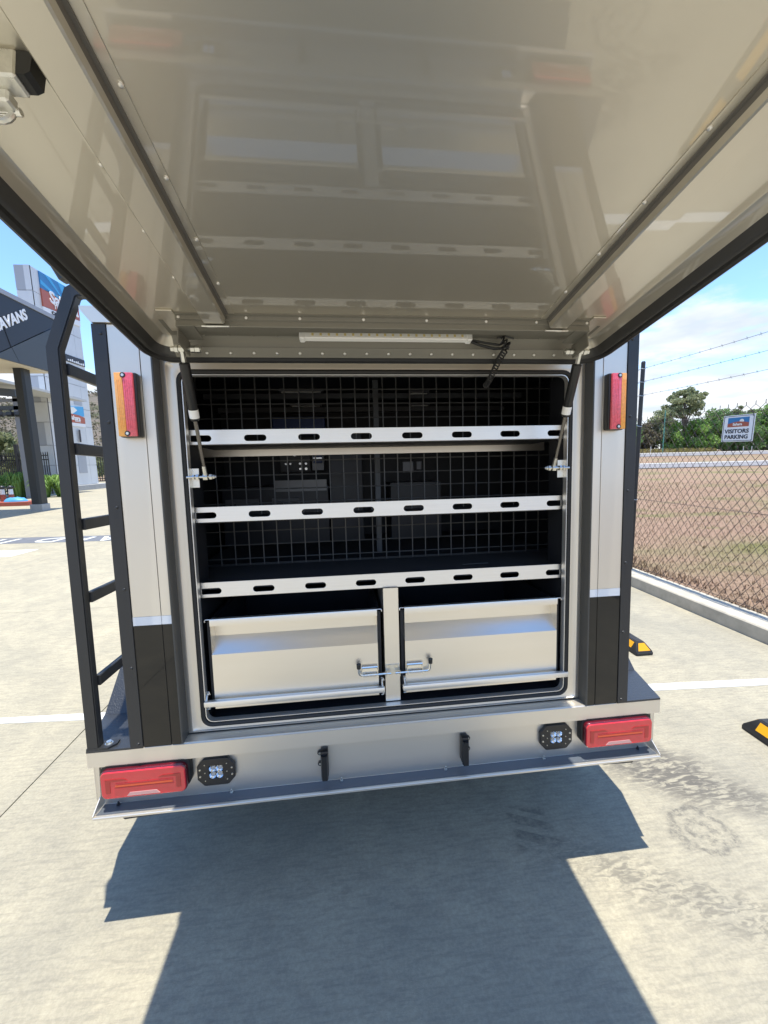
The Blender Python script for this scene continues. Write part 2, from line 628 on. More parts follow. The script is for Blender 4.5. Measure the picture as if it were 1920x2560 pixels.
def grass_mat(name, cols, sc):
    m = bpy.data.materials.new(name)
    m.use_nodes = True
    n, l = m.node_tree.nodes, m.node_tree.links
    b = n['Principled BSDF']
    b.inputs['Roughness'].default_value = 0.95
    b.inputs['Specular IOR Level'].default_value = 0.1
    g = n.new('ShaderNodeNewGeometry')
    t = n.new('ShaderNodeTexNoise')
    t.inputs['Scale'].default_value = sc
    t.inputs['Detail'].default_value = 10
    t.inputs['Roughness'].default_value = 0.65
    mp = n.new('ShaderNodeMapping')
    mp.inputs['Scale'].default_value = (0.45, 1.1, 1)
    l.new(g.outputs['Position'], mp.inputs['Vector'])
    l.new(mp.outputs[0], t.inputs['Vector'])
    r = n.new('ShaderNodeValToRGB')
    e = r.color_ramp.elements
    e[0].position = 0.36
    e[0].color = (*cols[0], 1)
    e[1].position = 0.64
    e[1].color = (*cols[-1], 1)
    for i, c in enumerate(cols[1:-1]):
        k = e.new(0.36 + 0.28 * (i + 1) / (len(cols) - 1))
        k.color = (*c, 1)
    l.new(t.outputs['Fac'], r.inputs['Fac'])
    t2 = n.new('ShaderNodeTexNoise')
    t2.inputs['Scale'].default_value = 26
    t2.inputs['Detail'].default_value = 8
    t2.inputs['Roughness'].default_value = 0.75
    l.new(g.outputs['Position'], t2.inputs['Vector'])
    r2 = n.new('ShaderNodeMapRange')
    for k, x in zip(('From Min', 'From Max', 'To Min', 'To Max'), (0.3, 0.7, 0.55, 1.35)):
        r2.inputs[k].default_value = x
    l.new(t2.outputs['Fac'], r2.inputs['Value'])
    v = n.new('ShaderNodeVectorMath')
    v.operation = 'SCALE'
    l.new(r.outputs[0], v.inputs[0])
    l.new(r2.outputs[0], v.inputs['Scale'])
    l.new(v.outputs[0], b.inputs['Base Color'])
    bp = n.new('ShaderNodeBump')
    bp.inputs['Strength'].default_value = 0.8
    bp.inputs['Distance'].default_value = 0.03
    l.new(t2.outputs['Fac'], bp.inputs['Height'])
    l.new(bp.outputs[0], b.inputs['Normal'])
    return m


DRYGRASS = grass_mat('dry_grass_ground', [(0.18, 0.165, 0.070), (0.26, 0.205, 0.120), (0.30, 0.21, 0.14), (0.31, 0.205, 0.145), (0.23, 0.195, 0.10)], 0.35)
HILLM = grass_mat('scrub_hill_ground', [(0.08, 0.085, 0.05), (0.15, 0.135, 0.11), (0.18, 0.15, 0.125), (0.10, 0.10, 0.065)], 0.06)


def gz(x, y):
    """ground height: flat at the site, rising gently beyond the fence"""
    if x < 4.0:
        return 0.0
    d = max(0.0, y - 9.0)
    ease = min(1.0, (x - 4.0) / 4.0)
    return 0.030 * d * ease if d < 95 else (0.030 * 95) * ease


bm = bmesh.new()
xs = [-900, -400, -200, -120, -80, -40, 0, 3.0, 3.86, 3.9, 4.0, 5, 6, 8, 10, 14, 20, 30, 45, 65, 90, 120, 170, 260, 420, 900]
ys = [-900, -400, -200, -80, -30, -10, 0, 9, 14, 20, 27, 32, 36, 44, 55, 62, 75, 90, 104, 130, 170, 260, 420, 900]
vv = {}
for i, x in enumerate(xs):
    for j, y in enumerate(ys):
        vv[i, j] = bm.verts.new((x, y, gz(x, y) + (0.10 if x > 3.87 else -0.06)))
for i in range(len(xs) - 1):
    for j in range(len(ys) - 1):
        bm.faces.new((vv[i, j], vv[i + 1, j], vv[i + 1, j + 1], vv[i, j + 1]))
g_ = MB()
g_.bm.free()
g_.bm = bm
ground = g_.obj('ground', DRYGRASS, angle=60)
tag(ground, kind='structure')

# pavement: a bed under cast slabs with open joints
pv = MB().box(-40, 3.66, -14, 52, -0.20, -0.03).obj('concrete_pavement', JOINT, smooth=False)
tag(pv, kind='structure')
jx = [-40, -34, -28, -22, -18, -14, -10, -6, -1.98, 1.02, 3.655]
jy = [-14, -8, -4.4, -0.75, 3.62, 7.5, 11.5, 15.5, 20, 26, 32, 38, 45, 52]
# the joint that shows left of the trailer runs on; under the trailer the pour is one bay wide
for i in range(len(jx) - 1):
    for j in range(len(jy) - 1):
        if jx[i] == 1.02:
            continue
        x1 = 3.655 if jx[i] == -1.98 else jx[i + 1]
        y0, y1 = jy[j], jy[j + 1]
        if jx[i] == -1.98:
            if y1 <= -0.7 and y0 >= -8:
                continue
            if y0 == -0.75:
                y0, y1 = -8, 3.26
            if y0 == 3.62:
                y0 = 3.26
        MB().box(jx[i] + 0.003, x1 - 0.003, y0 + 0.003, y1 - 0.003, -0.03, 0.0, b=0.002).obj('concrete_slab', CONC, pv, smooth=False)

# kerb along the fence, cast in lengths
kb = bpy.data.objects.new('kerb', None)
COL.objects.link(kb)
tag(kb, kind='structure')
ks = [-14, -8, -4, 0.2, 3.33, 6.4, 9.5, 12.6, 16, 20, 26, 34, 44]
for a, b_ in zip(ks[:-1], ks[1:]):
    MB().prism([(3.665, -0.05), (3.672, 0.125), (3.684, 0.137), (3.985, 0.137), (3.985, -0.05)], 'y', a + .003, b_ - .003).obj('kerb_stone', KERBC, kb, smooth=False)

# bay lines
for nm, pts in (('parking_line', [(2.02, 1.055), (3.66, 0.955), (3.66, 1.035), (2.02, 1.138)]),
                ('parking_line', [(-2.62, 1.335), (-1.60, 1.262), (-1.60, 1.345), (-2.67, 1.40)])):
    tag(MB().prism(pts, 'z', -0.01, 0.004).obj(nm, LINEW, smooth=False), kind='structure')

# dark band with white letters, and an arrow, on the drive
DBAND = M('dark_band_paint', (0.14, 0.145, 0.16), 0.7, var=0.12, vs=5)
tag(MB().prism([(-16, 9.02), (-2.2, 8.13), (-2.2, 8.83), (-16, 9.95)], 'z', -0.01, 0.004).obj('painted_band', DBAND, smooth=False), kind='structure')
me = text_mesh('YARD IN', 0.86, 0.0015, 0.012, 'CENTER', 1.35)
me.transform(T(-7.2, 8.80, 0.0065) @ Matrix.Rotation(R(176), 4, 'Z') @ Matrix.Diagonal((1.0, 0.95, 1, 1)))
tag(link('painted_letters', me, LINEW, smooth=False), kind='structure')
tag(MB().prism([(-6.90, 7.66), (-7.65, 7.66), (-11.0, 7.9), (-11.0, 6.9), (-7.2, 7.01), (-6.96, 7.02)], 'z', -0.01, 0.004).obj('painted_arrow', LINEW, smooth=False), kind='structure')

# roads beyond the field
def strip(name, mat, x0, x1, ya, yb, lift, n=24):
    m = MB()
    pr = None
    for i in range(n + 1):
        x = x0 + (x1 - x0) * i / n
        for_y = (ya, yb)
        cur = [m.bm.verts.new((x, y, gz(x, y) + 0.10 + lift)) for y in for_y]
        if pr:
            m.bm.faces.new((pr[0], cur[0], cur[1], pr[1]))
        pr = cur
    return tag(m.obj(name, mat, smooth=False), kind='structure')


strip('road', ASPH, 8, 300, 27.6, 33.2, 0.05)
strip('road_edge', EDGEW, 8, 300, 33.2, 35.0, 0.07)
strip('far_road', ASPH, 8, 400, 56, 72, 0.06)
strip('far_road_edge', EDGEW, 8, 400, 72, 78, 0.09)

# hill on the left
bm = bmesh.new()
from mathutils import noise as mnoise
NX, NY = 60, 34
grid = {}
for i in range(NX + 1):
    for j in range(NY + 1):
        x = -420 + 620 * i / NX
        y = 110 + 330 * j / NY
        t = max(0.0, min(1.0, (y - 110) / 170))
        e1 = max(0.0, min(1.0, (120 - x) / 120))
        h = 47 * (t * t * (3 - 2 * t)) * e1
        h *= 1 + 0.16 * mnoise.noise((x * .012, y * .012, 1))
        h += 2.0 * mnoise.noise((x * .05, y * .05, 4)) * t * e1
        grid[i, j] = bm.verts.new((x, y, h - 0.4))
for i in range(NX):
    for j in range(NY):
        bm.faces.new((grid[i, j], grid[i + 1, j], grid[i + 1, j + 1], grid[i, j + 1]))
hl = MB()
hl.bm.free()
hl.bm = bm
tag(hl.obj('hill', HILLM, angle=80), kind='structure')


# ------------------------------------------------------------------ the trailer
H = 1.7   # trailer coordinates: z measured from the pavement under its tail
root = empty('camper_trailer', 'silver camper trailer seen from behind with its rear hatch lifted over shelves and drawers', 'camper trailer', (0, 0, 0), (-TILT, 0, 0))


def P(name, mb, mat, parent=None, **k):
    return mb.obj(name, mat, parent or root, **k)


# shell
sh = MB()
for s in (-1, 1):
    a, b_ = sorted((s * 0.985, s * 1.012))
    sh.box(a, b_, 0.05, 4.2, 0.66, 2.25)
sh.box(-1.012, 1.012, 4.2, 4.24, 0.66, 2.25)
P('body_shell', sh, PAINT, smooth=False)
for s in (-1, 1):                                # corner posts behind the rear panels
    P('corner_post', MB().box(*sorted((s * 0.8325, s * 1.011)), 0.0033, 0.049, 0.6925, 2.2475), GREYTRIM, smooth=False)
P('floor_pan', MB().box(-1.0, 1.0, 0.06, 4.2, 0.62, 0.66), BLACKPC, smooth=False)
P('roof', MB().prism([(-1.045, 2.302), (1.045, 2.302), (1.045, 2.292), (1.012, 2.249), (-1.012, 2.249), (-1.045, 2.292)], 'y', -0.012, 4.26), PAINT, smooth=False)
# rear panels
for s in (-1, 1):
    for xa, xb in ((0.8325, 0.8668), (0.8690, 0.9685)):
        a, b_ = sorted((s * xa, s * xb))
        P('corner_panel', MB().box(a, b_, -0.001, 0.0031, 1.2045, 2.246, b=0.0008), PAINT)
        P('reflective_stripe', MB().box(a, b_, -0.001, 0.0031, 1.1715, 1.2040), WHITEVINYL, smooth=False)
        P('lower_panel', MB().box(a, b_, -0.001, 0.0031, 0.692, 1.1710, b=0.0008), BLACKGLOSS)
    # black corner angle with rivets
    a, b_ = sorted((s * 0.970, s * 1.016))
    tr = MB().box(a, b_, -0.005, -0.001, 0.692, 2.247, b=0.001)
    c_, d_ = sorted((s * 1.0125, s * 1.016))
    tr.box(c_, d_, -0.0012, 0.05, 0.692, 2.247)
    tr = P('corner_trim', tr, BLACKPC)
    for k in range(6):
        P('rivet', rivet((s * 0.9865, -0.005, 2.215 - 0.3008 * k), 0.006, 0.004), BLACKPC, tr)
    # jamb of the hatch recess
    a, b_ = sorted((s * 0.826, s * 0.832))
    P('recess_jamb', MB().box(a, b_, -0.0035, 0.052, 0.694, 2.246, b=0.0008), GREYTRIM)

# hatch surround: a shaped frame swept round the opening
def surround_profile():
    return [(0.0, 0.052), (0.006, 0.050), (0.012, 0.044), (0.020, 0.043), (0.024, 0.049), (0.040, 0.050), (0.052, 0.050), (0.060, 0.054), (0.066, 0.056)]


X0, Z0, Z1 = 0.8255, 0.6945, 2.246
sp_ = MB()
prof = surround_profile()


def frame_pts(i):
    pts = []
    n = 5
    r_in = 0.05
    return pts


rings = []
zlow, ztop = 0.700, 2.150           # outer loop
for (cx_, cz_, a0) in ((X0, ztop, 0), (-X0, ztop, 90), (-X0, zlow, 180), (X0, zlow, 270)):
    for k in range(5):
        a = R(a0 + 90 * k / 4)
        ring = []
        for (o_, y_) in prof:
            fr = o_ / 0.066
            rr = 0.034 * fr
            ox = o_ * (1.0 if True else 1)
            sx = 1 if cx_ > 0 else -1
            sz = 1 if cz_ > 1.5 else -1
            bx = abs(cx_) - o_ - rr
            if sz > 0:
                bz = cz_ - o_ * 0.78 - rr
            else:
                bz = cz_ + o_ * 0.45 + rr
            ring.append((sx * bx + rr * math.cos(a), y_, bz + rr * math.sin(a)))
        rings.append(ring)
sp_.sweep(rings, closed=True)
P('hatch_frame', sp_, PAINT, norm=False, angle=50)
P('frame_header', MB().box(-0.826, 0.826, 0.047, 0.053, 2.151, 2.247), PAINT, smooth=False)

# black rubber seal and the aluminium liner edge inside it
OX, OZ0, OZ1 = 0.757, 0.737, 2.094


def loop(mb, x, z0, z1, r, y, rad, n=6, flat=1.0):
    p = [(q[0], y, q[1]) for q in rrect(-x, x, z0, z1, r, 6)]
    mb.tube(p, rad, 8, closed=True)
    return mb


sl = loop(MB(), 0.764, 0.7295, 2.101, 0.036, 0.050, 0.0095)
P('opening_seal', sl, RUBBER)
rg = []
for (xx, za, zb, y_, rr) in ((0.7545, 0.739, 2.0915, 0.048, 0.030), (0.7515, 0.742, 2.0885, 0.048, 0.028), (0.7515, 0.742, 2.0885, 0.075, 0.028)):
    rg.append([(q[0], y_, q[1]) for q in rrect(-xx, xx, za, zb, rr, 6)])
rg = [list(t) for t in zip(*rg)]
P('opening_liner', MB().sweep(rg, closed=True), ALU, norm=False, angle=30)

# cavity: sides, ceiling, floor, back
cv = MB()
for s in (-1, 1):
    a, b_ = sorted((s * 0.757, s * 0.763))
    cv.box(a, b_, 0.076, 0.36, 0.735, 1.270)
    a, b_ = sorted((s * 0.757, s * 0.763))
    cv.box(a, b_, 0.076, 0.20, 1.270, 2.10)
    a, b_ = sorted((s * 0.979, s * 0.984))
    cv.box(a, b_, 0.056, 1.30, 0.665, 2.247)
cv.box(-0.98, 0.98, 0.056, 1.30, 2.21, 2.247)
cv.box(-0.98, 0.98, 1.27, 1.30, 0.66, 2.21)
cv.box(-0.98, 0.98, 0.076, 1.27, 0.700, 0.735)
cv.box(-0.98, 0.98, 0.074, 0.079, 2.093, 2.21)
P('storage_lining', cv, DARK, smooth=False)

# shelf rails with slots
SLC = [-0.717 + 0.2067 * k for k in range(8)]


def rail(zc, z0, z1):
    out = [(-0.755, z0), (0.755, z0), (0.755, z1), (-0.755, z1)]
    holes = []
    for k, c in enumerate(SLC):
        if k == 0:
            q = [p for p in slot(c, zc, 0.086, 0.0255)]
            holes.append([(max(p[0], -0.752), p[1]) for p in q])
        elif k == 7:
            q = slot(c, zc, 0.086, 0.0255)
            holes.append([(min(p[0], 0.752), p[1]) for p in q])
        else:
            holes.append(slot(c, zc, 0.086, 0.0255))
    me = curve_mesh([out] + holes, 0.002, 0.0006)
    me.transform(T(0, 0.090, 0) @ XZ)
    m = MB().addmesh(me)
    m.box(-0.755, 0.755, 0.0885, 0.125, z0 - 0.0018, z0 - 0.0001)
    return m


for (zc, z0, z1) in ((1.862, 1.841, 1.894), (1.565, 1.540, 1.597), (1.262, 1.239, 1.297)):
    o = P('shelf_rail', rail(zc, z0, z1), ALU, angle=30)
# shelf boards
P('shelf_board', MB().box(-0.755, 0.755, 0.126, 0.375, 1.838, 1.848), DARK, smooth=False)
P('shelf_lip', MB().box(-0.83, 0.83, 0.376, 0.382, 1.812, 1.850).box(-0.83, 0.83, 0.376, 0.40, 1.808, 1.8119), ALUP, smooth=False)
P('shelf_board', MB().box(-0.755, 0.755, 0.126, 0.375, 1.530, 1.5385), DARK, smooth=False)
P('shelf_carpet', MB().box(-0.90, 0.90, 0.092, 1.27, 1.268, 1.286), CARPET, smooth=False)
P('shelf_handle', MB().tube([(0.35, 0.20, 1.290), (0.40, 0.20, 1.291), (0.47, 0.20, 1.291)], 0.003, 6), BLACKPC)

# wire screen behind the shelves
ms = MB().box(-0.97, 0.97, 0.417, 0.423, 1.288, 1.298).box(-0.97, 0.97, 0.417, 0.423, 2.185, 2.2)
ms = P('mesh_screen', ms, BLACKPC, smooth=False)
wv = MB().tube([(0, 0.412, 1.292), (0, 0.412, 2.19)], 0.0032, 5)
w0 = wv.obj('wire', WIRE, ms)
w0.location = (-0.90, 0, 0)
for k in range(1, 28):
    share(w0, 'wire', ms, T(-0.90 + 0.0662 * k, 0, 0))
wh = MB().tube([(-0.97, 0.4155, 0), (0.97, 0.4155, 0)], 0.0032, 5)
w1 = wh.obj('wire', WIRE, ms)
hz = [2.117 - 0.0662 * k for k in range(13)]
w1.location = (0, 0, hz[0])
for z_ in hz[1:]:
    share(w1, 'wire', ms, T(0, 0, z_))

# cabin contents seen dimly through the wire
P('cabin_post', MB().box(-0.002, 0.026, 0.62, 0.65, 1.286, 2.21), CABGREY, smooth=False)
for (x0, x1, y_, z_) in ((-0.52, -0.27, 0.80, 2.190), (-0.50, -0.295, 1.10, 2.165), (0.28, 0.42, 1.10, 2.165), (0.23, 0.36, 0.85, 2.190)):
    lt = P('cabin_light', MB().box(x0, x1, y_, y_ + 0.03, z_, z_ + 0.018, b=0.003), CABMID)
    P('diffuser', MB().box(x0 + .015, x1 - .015, y_ - 0.002, y_ + 0.02, z_ - 0.004, z_ - 0.0005), WHITEP, lt)
for (z_, y_) in ((2.175, 0.92), (2.14, 1.18)):
    P('roof_bow', MB().box(-0.97, 0.97, y_, y_ + .05, z_, z_ + .03), CABGREY, smooth=False)
iv = P('inverter', MB().box(-0.62, -0.28, 1.12, 1.25, 1.985, 2.10, b=0.006), BLUEBOX)
me = text_mesh('2000W', 0.045, 0.001, 0.001)
me.transform(T(-0.47, 1.117, 2.012) @ XZ)
link('print', me, CABMID, iv, smooth=False)
pn = P('control_panel', MB().box(-0.60, -0.395, 1.235, 1.27, 1.745, 1.90, b=0.002), BLACKPC)
for k, (x_, z_, r_) in enumerate(((-0.452, 1.86, .018), (-0.465, 1.80, .008), (-0.425, 1.80, .008), (-0.465, 1.765, .007), (-0.425, 1.765, .009), (-0.53, 1.80, .007), (-0.56, 1.80, .007), (-0.50, 1.86, .010))):
    P('knob', MB().cyl((x_, 1.235, z_), (x_, 1.225, z_), r_, n=10), CHROME if r_ < .011 else PLASTIC, pn)
sw = P('isolator_switch', MB().box(-0.385, -0.30, 1.22, 1.27, 1.75, 1.88, b=0.004), CABMID)
P('handle', MB().box(-0.372, -0.313, 1.205, 1.22, 1.80, 1.868, b=0.004), BLUEBOX, sw)
P('grip', MB().box(-0.370, -0.315, 1.196, 1.205, 1.83, 1.838), CHROME, sw)
P('galley_bench', MB().box(-0.92, -0.27, 0.98, 1.27, 1.29, 1.655, b=0.004), DARKGREY)
P('bench_edge', MB().box(-0.60, -0.28, 0.972, 0.98, 1.62, 1.690), CABMID, smooth=False)
for (x0, x1) in ((-0.90, -0.70), (-0.62, -0.45)):
    fr = P('drawer_face', MB().box(x0, x1, 0.97, 0.98, 1.50, 1.58, b=0.002), CABGREY)
    P('dial', MB().cyl((x0 + .05, 0.97, 1.54), (x0 + .05, 0.955, 1.54), 0.022), BLACKPC, fr)
P('locker', MB().box(-0.255, -0.05, 1.0, 1.27, 1.29, 2.0, b=0.004), DARKGREY)
P('locker', MB().box(0.12, 0.45, 0.95, 1.27, 1.29, 1.66, b=0.004), DARKGREY)
P('socket_plate', MB().box(0.25, 0.33, 1.262, 1.27, 1.72, 1.80, b=0.003), CABMID)
P('socket_plate', MB().box(0.35, 0.39, 1.262, 1.27, 1.74, 1.80, b=0.003), CABMID)

# drawer post, drawers
P('drawer_post', MB().box(-0.0285, 0.0345, 0.076, 0.0785, 0.7455, 1.2372, b=0.0006).box(-0.0285, -0.026, 0.079, 0.36, 0.746, 1.23).box(0.032, 0.0345, 0.079, 0.36, 0.746, 1.23), ALUP)
P('bay_shelf', MB().box(-0.756, 0.756, 0.10, 1.2, 1.2385 - 0.006, 1.2385 - 0.0022), DARK, smooth=False)


def drawer(x0, x1, mirror):
    y = 0.076
    # front: folded sheet, section in (y, z)
    sec = [(y + 0.012, 1.153), (y - 0.012, 1.155), (y - 0.014, 1.150), (y - 0.013, 1.127), (y + 0.042, 1.1255),
           (y + 0.044, 1.066), (y - 0.010, 1.009), (y - 0.010, 0.783), (y + 0.010, 0.783)]
    fx0, fx1 = (x0 + 0.036, x1 - 0.023) if not mirror else (x0 + 0.0165, x1 - 0.043)
    m = MB()
    A = [m.bm.verts.new((fx0, a, b)) for a, b in sec]
    B = [m.bm.verts.new((fx1, a, b)) for a, b in sec]
    for i in range(len(sec) - 1):
        m.bm.faces.new((A[i], B[i], B[i + 1], A[i + 1]))
    # end cheeks of the finger recess
    for fx in (fx0 + .0005, fx1 - .0005):
        m.poly([(fx, y - 0.010, 1.127), (fx, y + 0.0419, 1.1255), (fx, y + 0.0439, 1.066), (fx, y - 0.010, 1.009)])
    d = P('drawer', m, ALUP, angle=25)
    P('drawer_box', MB().box(fx0, fx0 + 0.002, y + 0.046, 0.62, 0.785, 1.13).box(fx1 - 0.002, fx1, y + 0.046, 0.62, 0.785, 1.13)
      .box(fx0, fx1, 0.62, 0.623, 0.785, 1.168).box(fx0 + .003, fx1 - .003, y + 0.02, 0.619, 0.786, 0.789).box(fx0 + 0.06, fx1 - 0.06, 0.60, 0.612, 1.10, 1.19), DARKGREY, d, smooth=False)
    # folded lip ends
    for fx, s in ((fx0, -1), (fx1, 1)):
        P('lip_hook', MB().tube([(fx, y - 0.008, 1.153), (fx + s * 0.016, y - 0.008, 1.153), (fx + s * 0.0195, y - 0.008, 1.150), (fx + s * 0.0195, y - 0.008, 1.143)], 0.0022, 6), ALU, d)
        P('runner', MB().box(*sorted((fx + s * 0.001, fx + s * 0.0155)), y + 0.004, 0.60, 0.80, 1.14), DARK, d, smooth=False)
    # release bar
    bz, by = 0.8185, y - 0.030
    bar = MB().box(x0 + 0.001, x1 - 0.001, by - 0.010, by + 0.010, bz - 0.012, bz + 0.012, b=0.005, seg=2)
    P('release_bar', bar, ALU, d, angle=30)
    for fx, s in ((x0 + 0.010, -1), (x1 - 0.010, 1)):
        for dz in (0.030, -0.026):
            P('bar_bracket', MB().tube([(fx, y + .002, bz + dz), (fx, y - 0.018, bz + dz * 0.95), (fx, by, bz + dz * .4)], 0.0035, 6)
              .tube([(fx - 0.004, y - 0.012, bz + dz * 1.3), (fx + 0.005, y - .012, bz + dz * 1.3), (fx + 0.009, y - .012, bz + dz * .9)], 0.002, 5)
              .sphere((fx + .002, y - .012, bz + dz), 0.006), ZINC, d)
    return d


dL = drawer(-0.757, -0.0345, False)
dR = drawer(0.0405, 0.7715, True)

# spring bolts onto the post
P('bolt_keeper', MB().box(-0.026, 0.032, 0.0715, 0.0755, 0.866, 0.908, b=0.001).box(-0.026, -0.0235, 0.045, 0.0716, 0.868, 0.893).box(0.0295, 0.032, 0.045, 0.0716, 0.868, 0.893), ZINC)
for s, x_in, x_out in ((-1, -0.006, -0.137), (1, 0.012, 0.157)):
    yb, zb = 0.054, 0.881
    pts = [(x_in, yb, zb), (x_out - s * 0.012, yb, zb)]
    for k in range(1, 6):
        a = R(90 * k / 5)
        pts.append((x_out - s * 0.012 + s * 0.014 * math.sin(a), yb - 0.004 * k / 5, zb + 0.014 * (1 - math.cos(a))))
    pts.append((x_out + s * 0.003, yb - 0.008, zb + 0.040))
    bt = P('slide_bolt', MB().tube(pts, 0.0052, 8), CHROME)
    P('grip_cap', MB().cyl((x_out + s * 0.003, yb - 0.008, zb + 0.034), (x_out + s * .003, yb - 0.0095, zb + 0.054), 0.0085, 0.0092, n=8), RUBBER, bt)
    xa, xb = sorted((s * 0.062, s * 0.128))
    P('bolt_housing', MB().box(xa, xb, 0.060, 0.064, 0.882, 0.916, b=.001).box(xa, xa + .002, 0.046, 0.0605, 0.870, 0.905).box(xb - .002, xb, 0.046, 0.0605, 0.870, 0.905)
      .tube([(xa, 0.058, 0.912), (xb, 0.058, 0.912)], 0.006, 8), CHROME, bt)
    P('spring', MB().tube(helix((xa + .004, yb, zb), (xb - .004, yb, zb), 0.0078, 11, 8), 0.0012, 4), CHROME, bt)

RODM = M('dark_steel_rod', (0.16, 0.15, 0.14), 0.25, 0.9)
# strut brackets on the cavity sides, gas struts
for s in (-1, 1):
    br = MB().box(*sorted((s * 0.722, s * 0.757)), 0.068, 0.0715, 1.675, 1.748, b=0.0006)
    br = P('strut_bracket', br, ZINC)
    top = Vector((s * 0.668, -0.155, 2.115))
    bot = Vector((s * 0.688, 0.040, 1.715))
    d = (bot - top)
    t0, t1 = 0.085, 0.515
    stt = P('gas_strut', MB().tube([top + d * t0, top + d * (t0 + .01), top + d * (t1 - .01), top + d * t1], [0.012, 0.0165, 0.0150, 0.012], 16), PLASTIC)
    P('strut_label', MB().tube([top + d * (t1 - .088), top + d * (t1 - .022)], [0.0162, 0.0160], 16, caps=False), WHITEP, stt)
    for q in range(5):
        a = -PI / 2 + (q - 2) * 0.32
    P('strut_rod', MB().tube([top + d * t1, bot - d * .09], 0.0066, 10), RODM, stt)
    P('strut_eye', MB().tube([bot - d * .10, bot - d * .02], [0.0075, 0.008], 8).tube([top + d * .01, top + d * .085], [0.0085, 0.008], 6), ZINC, stt)
    # lower pin, with nuts
    pin = MB().tube([(s * 0.757, 0.040, 1.715), (s * 0.650, 0.040, 1.715)], 0.0045, 8)
    for xa, xb, r_ in ((0.735, 0.728, .010), (0.722, 0.712, .011), (0.696, 0.680, .013), (0.674, 0.664, .011), (0.662, 0.656, .008)):
        pin.tube([(s * xa, 0.040, 1.715), (s * xb, 0.040, 1.715)], r_, 6)
    P('strut_pin', pin, ZINC, stt)
    # upper pin and angle bracket on the lid rail
    pin = MB().tube([(s * 0.700, -0.155, 2.117), (s * 0.610, -0.155, 2.117)], 0.005, 8)
    for xa, xb, r_ in ((0.700, 0.690, .009), (0.688, 0.678, .013), (0.676, 0.660, .011), (0.640, 0.628, .011), (0.626, 0.612, .012)):
        pin.tube([(s * xa, -0.155, 2.117), (s * xb, -0.155, 2.117)], r_, 6)
    P('strut_pin', pin, ZINC, stt)

# ---------------------------------------------------------------- bumper
bp_ = MB()
top_y = 0.26
bp_.prism([(0, 0.6285), (0.0, 0.690), (0.002, 0.692), (top_y, 0.692), (top_y, 0.688), (0.004, 0.688), (0.004, 0.6285)], 'x', -1.176, 1.176)
bumper = P('bumper', bp_, PAINT, angle=20)
for s in (-1, 1):
    pts = [(s * 1.016, 0.0), (s * 1.1765, 0.0), (s * 1.245, 0.23), (s * 1.245, 0.6), (s * 1.016, 0.6)]
    P('step_plate', MB().prism(pts, 'z', 0.6885, 0.6965), BLACKBED, bumper, smooth=False)
P('recess_sill', MB().box(-0.826, 0.826, 0.004, 0.052, 0.692, 0.6945), PAINT, bumper, smooth=False)
P('lower_skirt', MB().prism([(0.0300, 0.629), (0.0300, 0.4535), (0.0315, 0.4445), (0.037, 0.450), (0.037, 0.629)], 'x', -1.172, 1.172), PAINT, bumper, angle=20)
P('skirt_lip', MB().prism([(0.0299, 0.4535), (0.027, 0.452), (-0.012, 0.455), (-0.040, 0.4585), (-0.042, 0.4565), (-0.042, 0.450), (-0.038, 0.449), (0.0314, 0.444)], 'x', -1.150, 1.150), PAINT, bumper, angle=20)
P('skirt_shade_strip', MB().prism([(0.0255, 0.4527), (-0.0125, 0.4557), (-0.0280, 0.4577), (-0.0280, 0.4588), (-0.0125, 0.4570), (0.0265, 0.4540)], 'x', -1.146, 1.146), FLANGESHADE, bumper, smooth=False)  # added dark sheet, paints shade onto the silver flange
for s in (-1, 1):
    P('end_gusset', MB().prism([(0.0301, 0.628), (0.0301, 0.456), (-0.040, 0.4595), (-0.040, 0.464), (0.012, 0.50), (0.020, 0.628)], 'x', *sorted((s * 1.1485, s * 1.1515))), PAINT, bumper, smooth=False)
    P('end_plate', MB().box(*sorted((s * 1.1725, s * 1.176)), 0.03, 0.30, 0.47, 0.688), PAINT, bumper, smooth=False)
for x_ in (-0.665, -0.227, 0.212, 0.650, 1.09, -1.09):
    P('bolt', hexbolt(MB(), (x_, 0.016, 0.4535), 0.0065, 0.006, 'z').cyl((x_, .016, .4595), (x_, .016, .4685), 0.0035), ZINC if abs(x_) < 1 else BLACKPC, bumper)
# fold crease drawn by the upper overlapping sheet
for s in (-1, 1):
    pass
P('cover_sheet', MB().prism(rrect(-0.872, 0.872, 0.640, 0.720, 0.022, 5)[:0] or [(-0.872, 0.6905), (-0.872, 0.668), (-0.866, 0.655), (-0.850, 0.650), (0.850, 0.650), (0.866, 0.655), (0.872, 0.668), (0.872, 0.6905)], 'y', -0.0022, -0.0004), PAINT, bumper, angle=20)
# stays under the skirt
for s in (-1, 1):
    xs_ = sorted((s * 1.108, s * 0.74))
    P('skid_plate', MB().prism([(s * 1.108, 0.443), (s * 1.106, 0.385), (s * 1.09, 0.366), (s * 0.95, 0.372), (s * 0.72, 0.444)], 'y', 0.045, 0.16), BLACKPC, bumper, smooth=False)

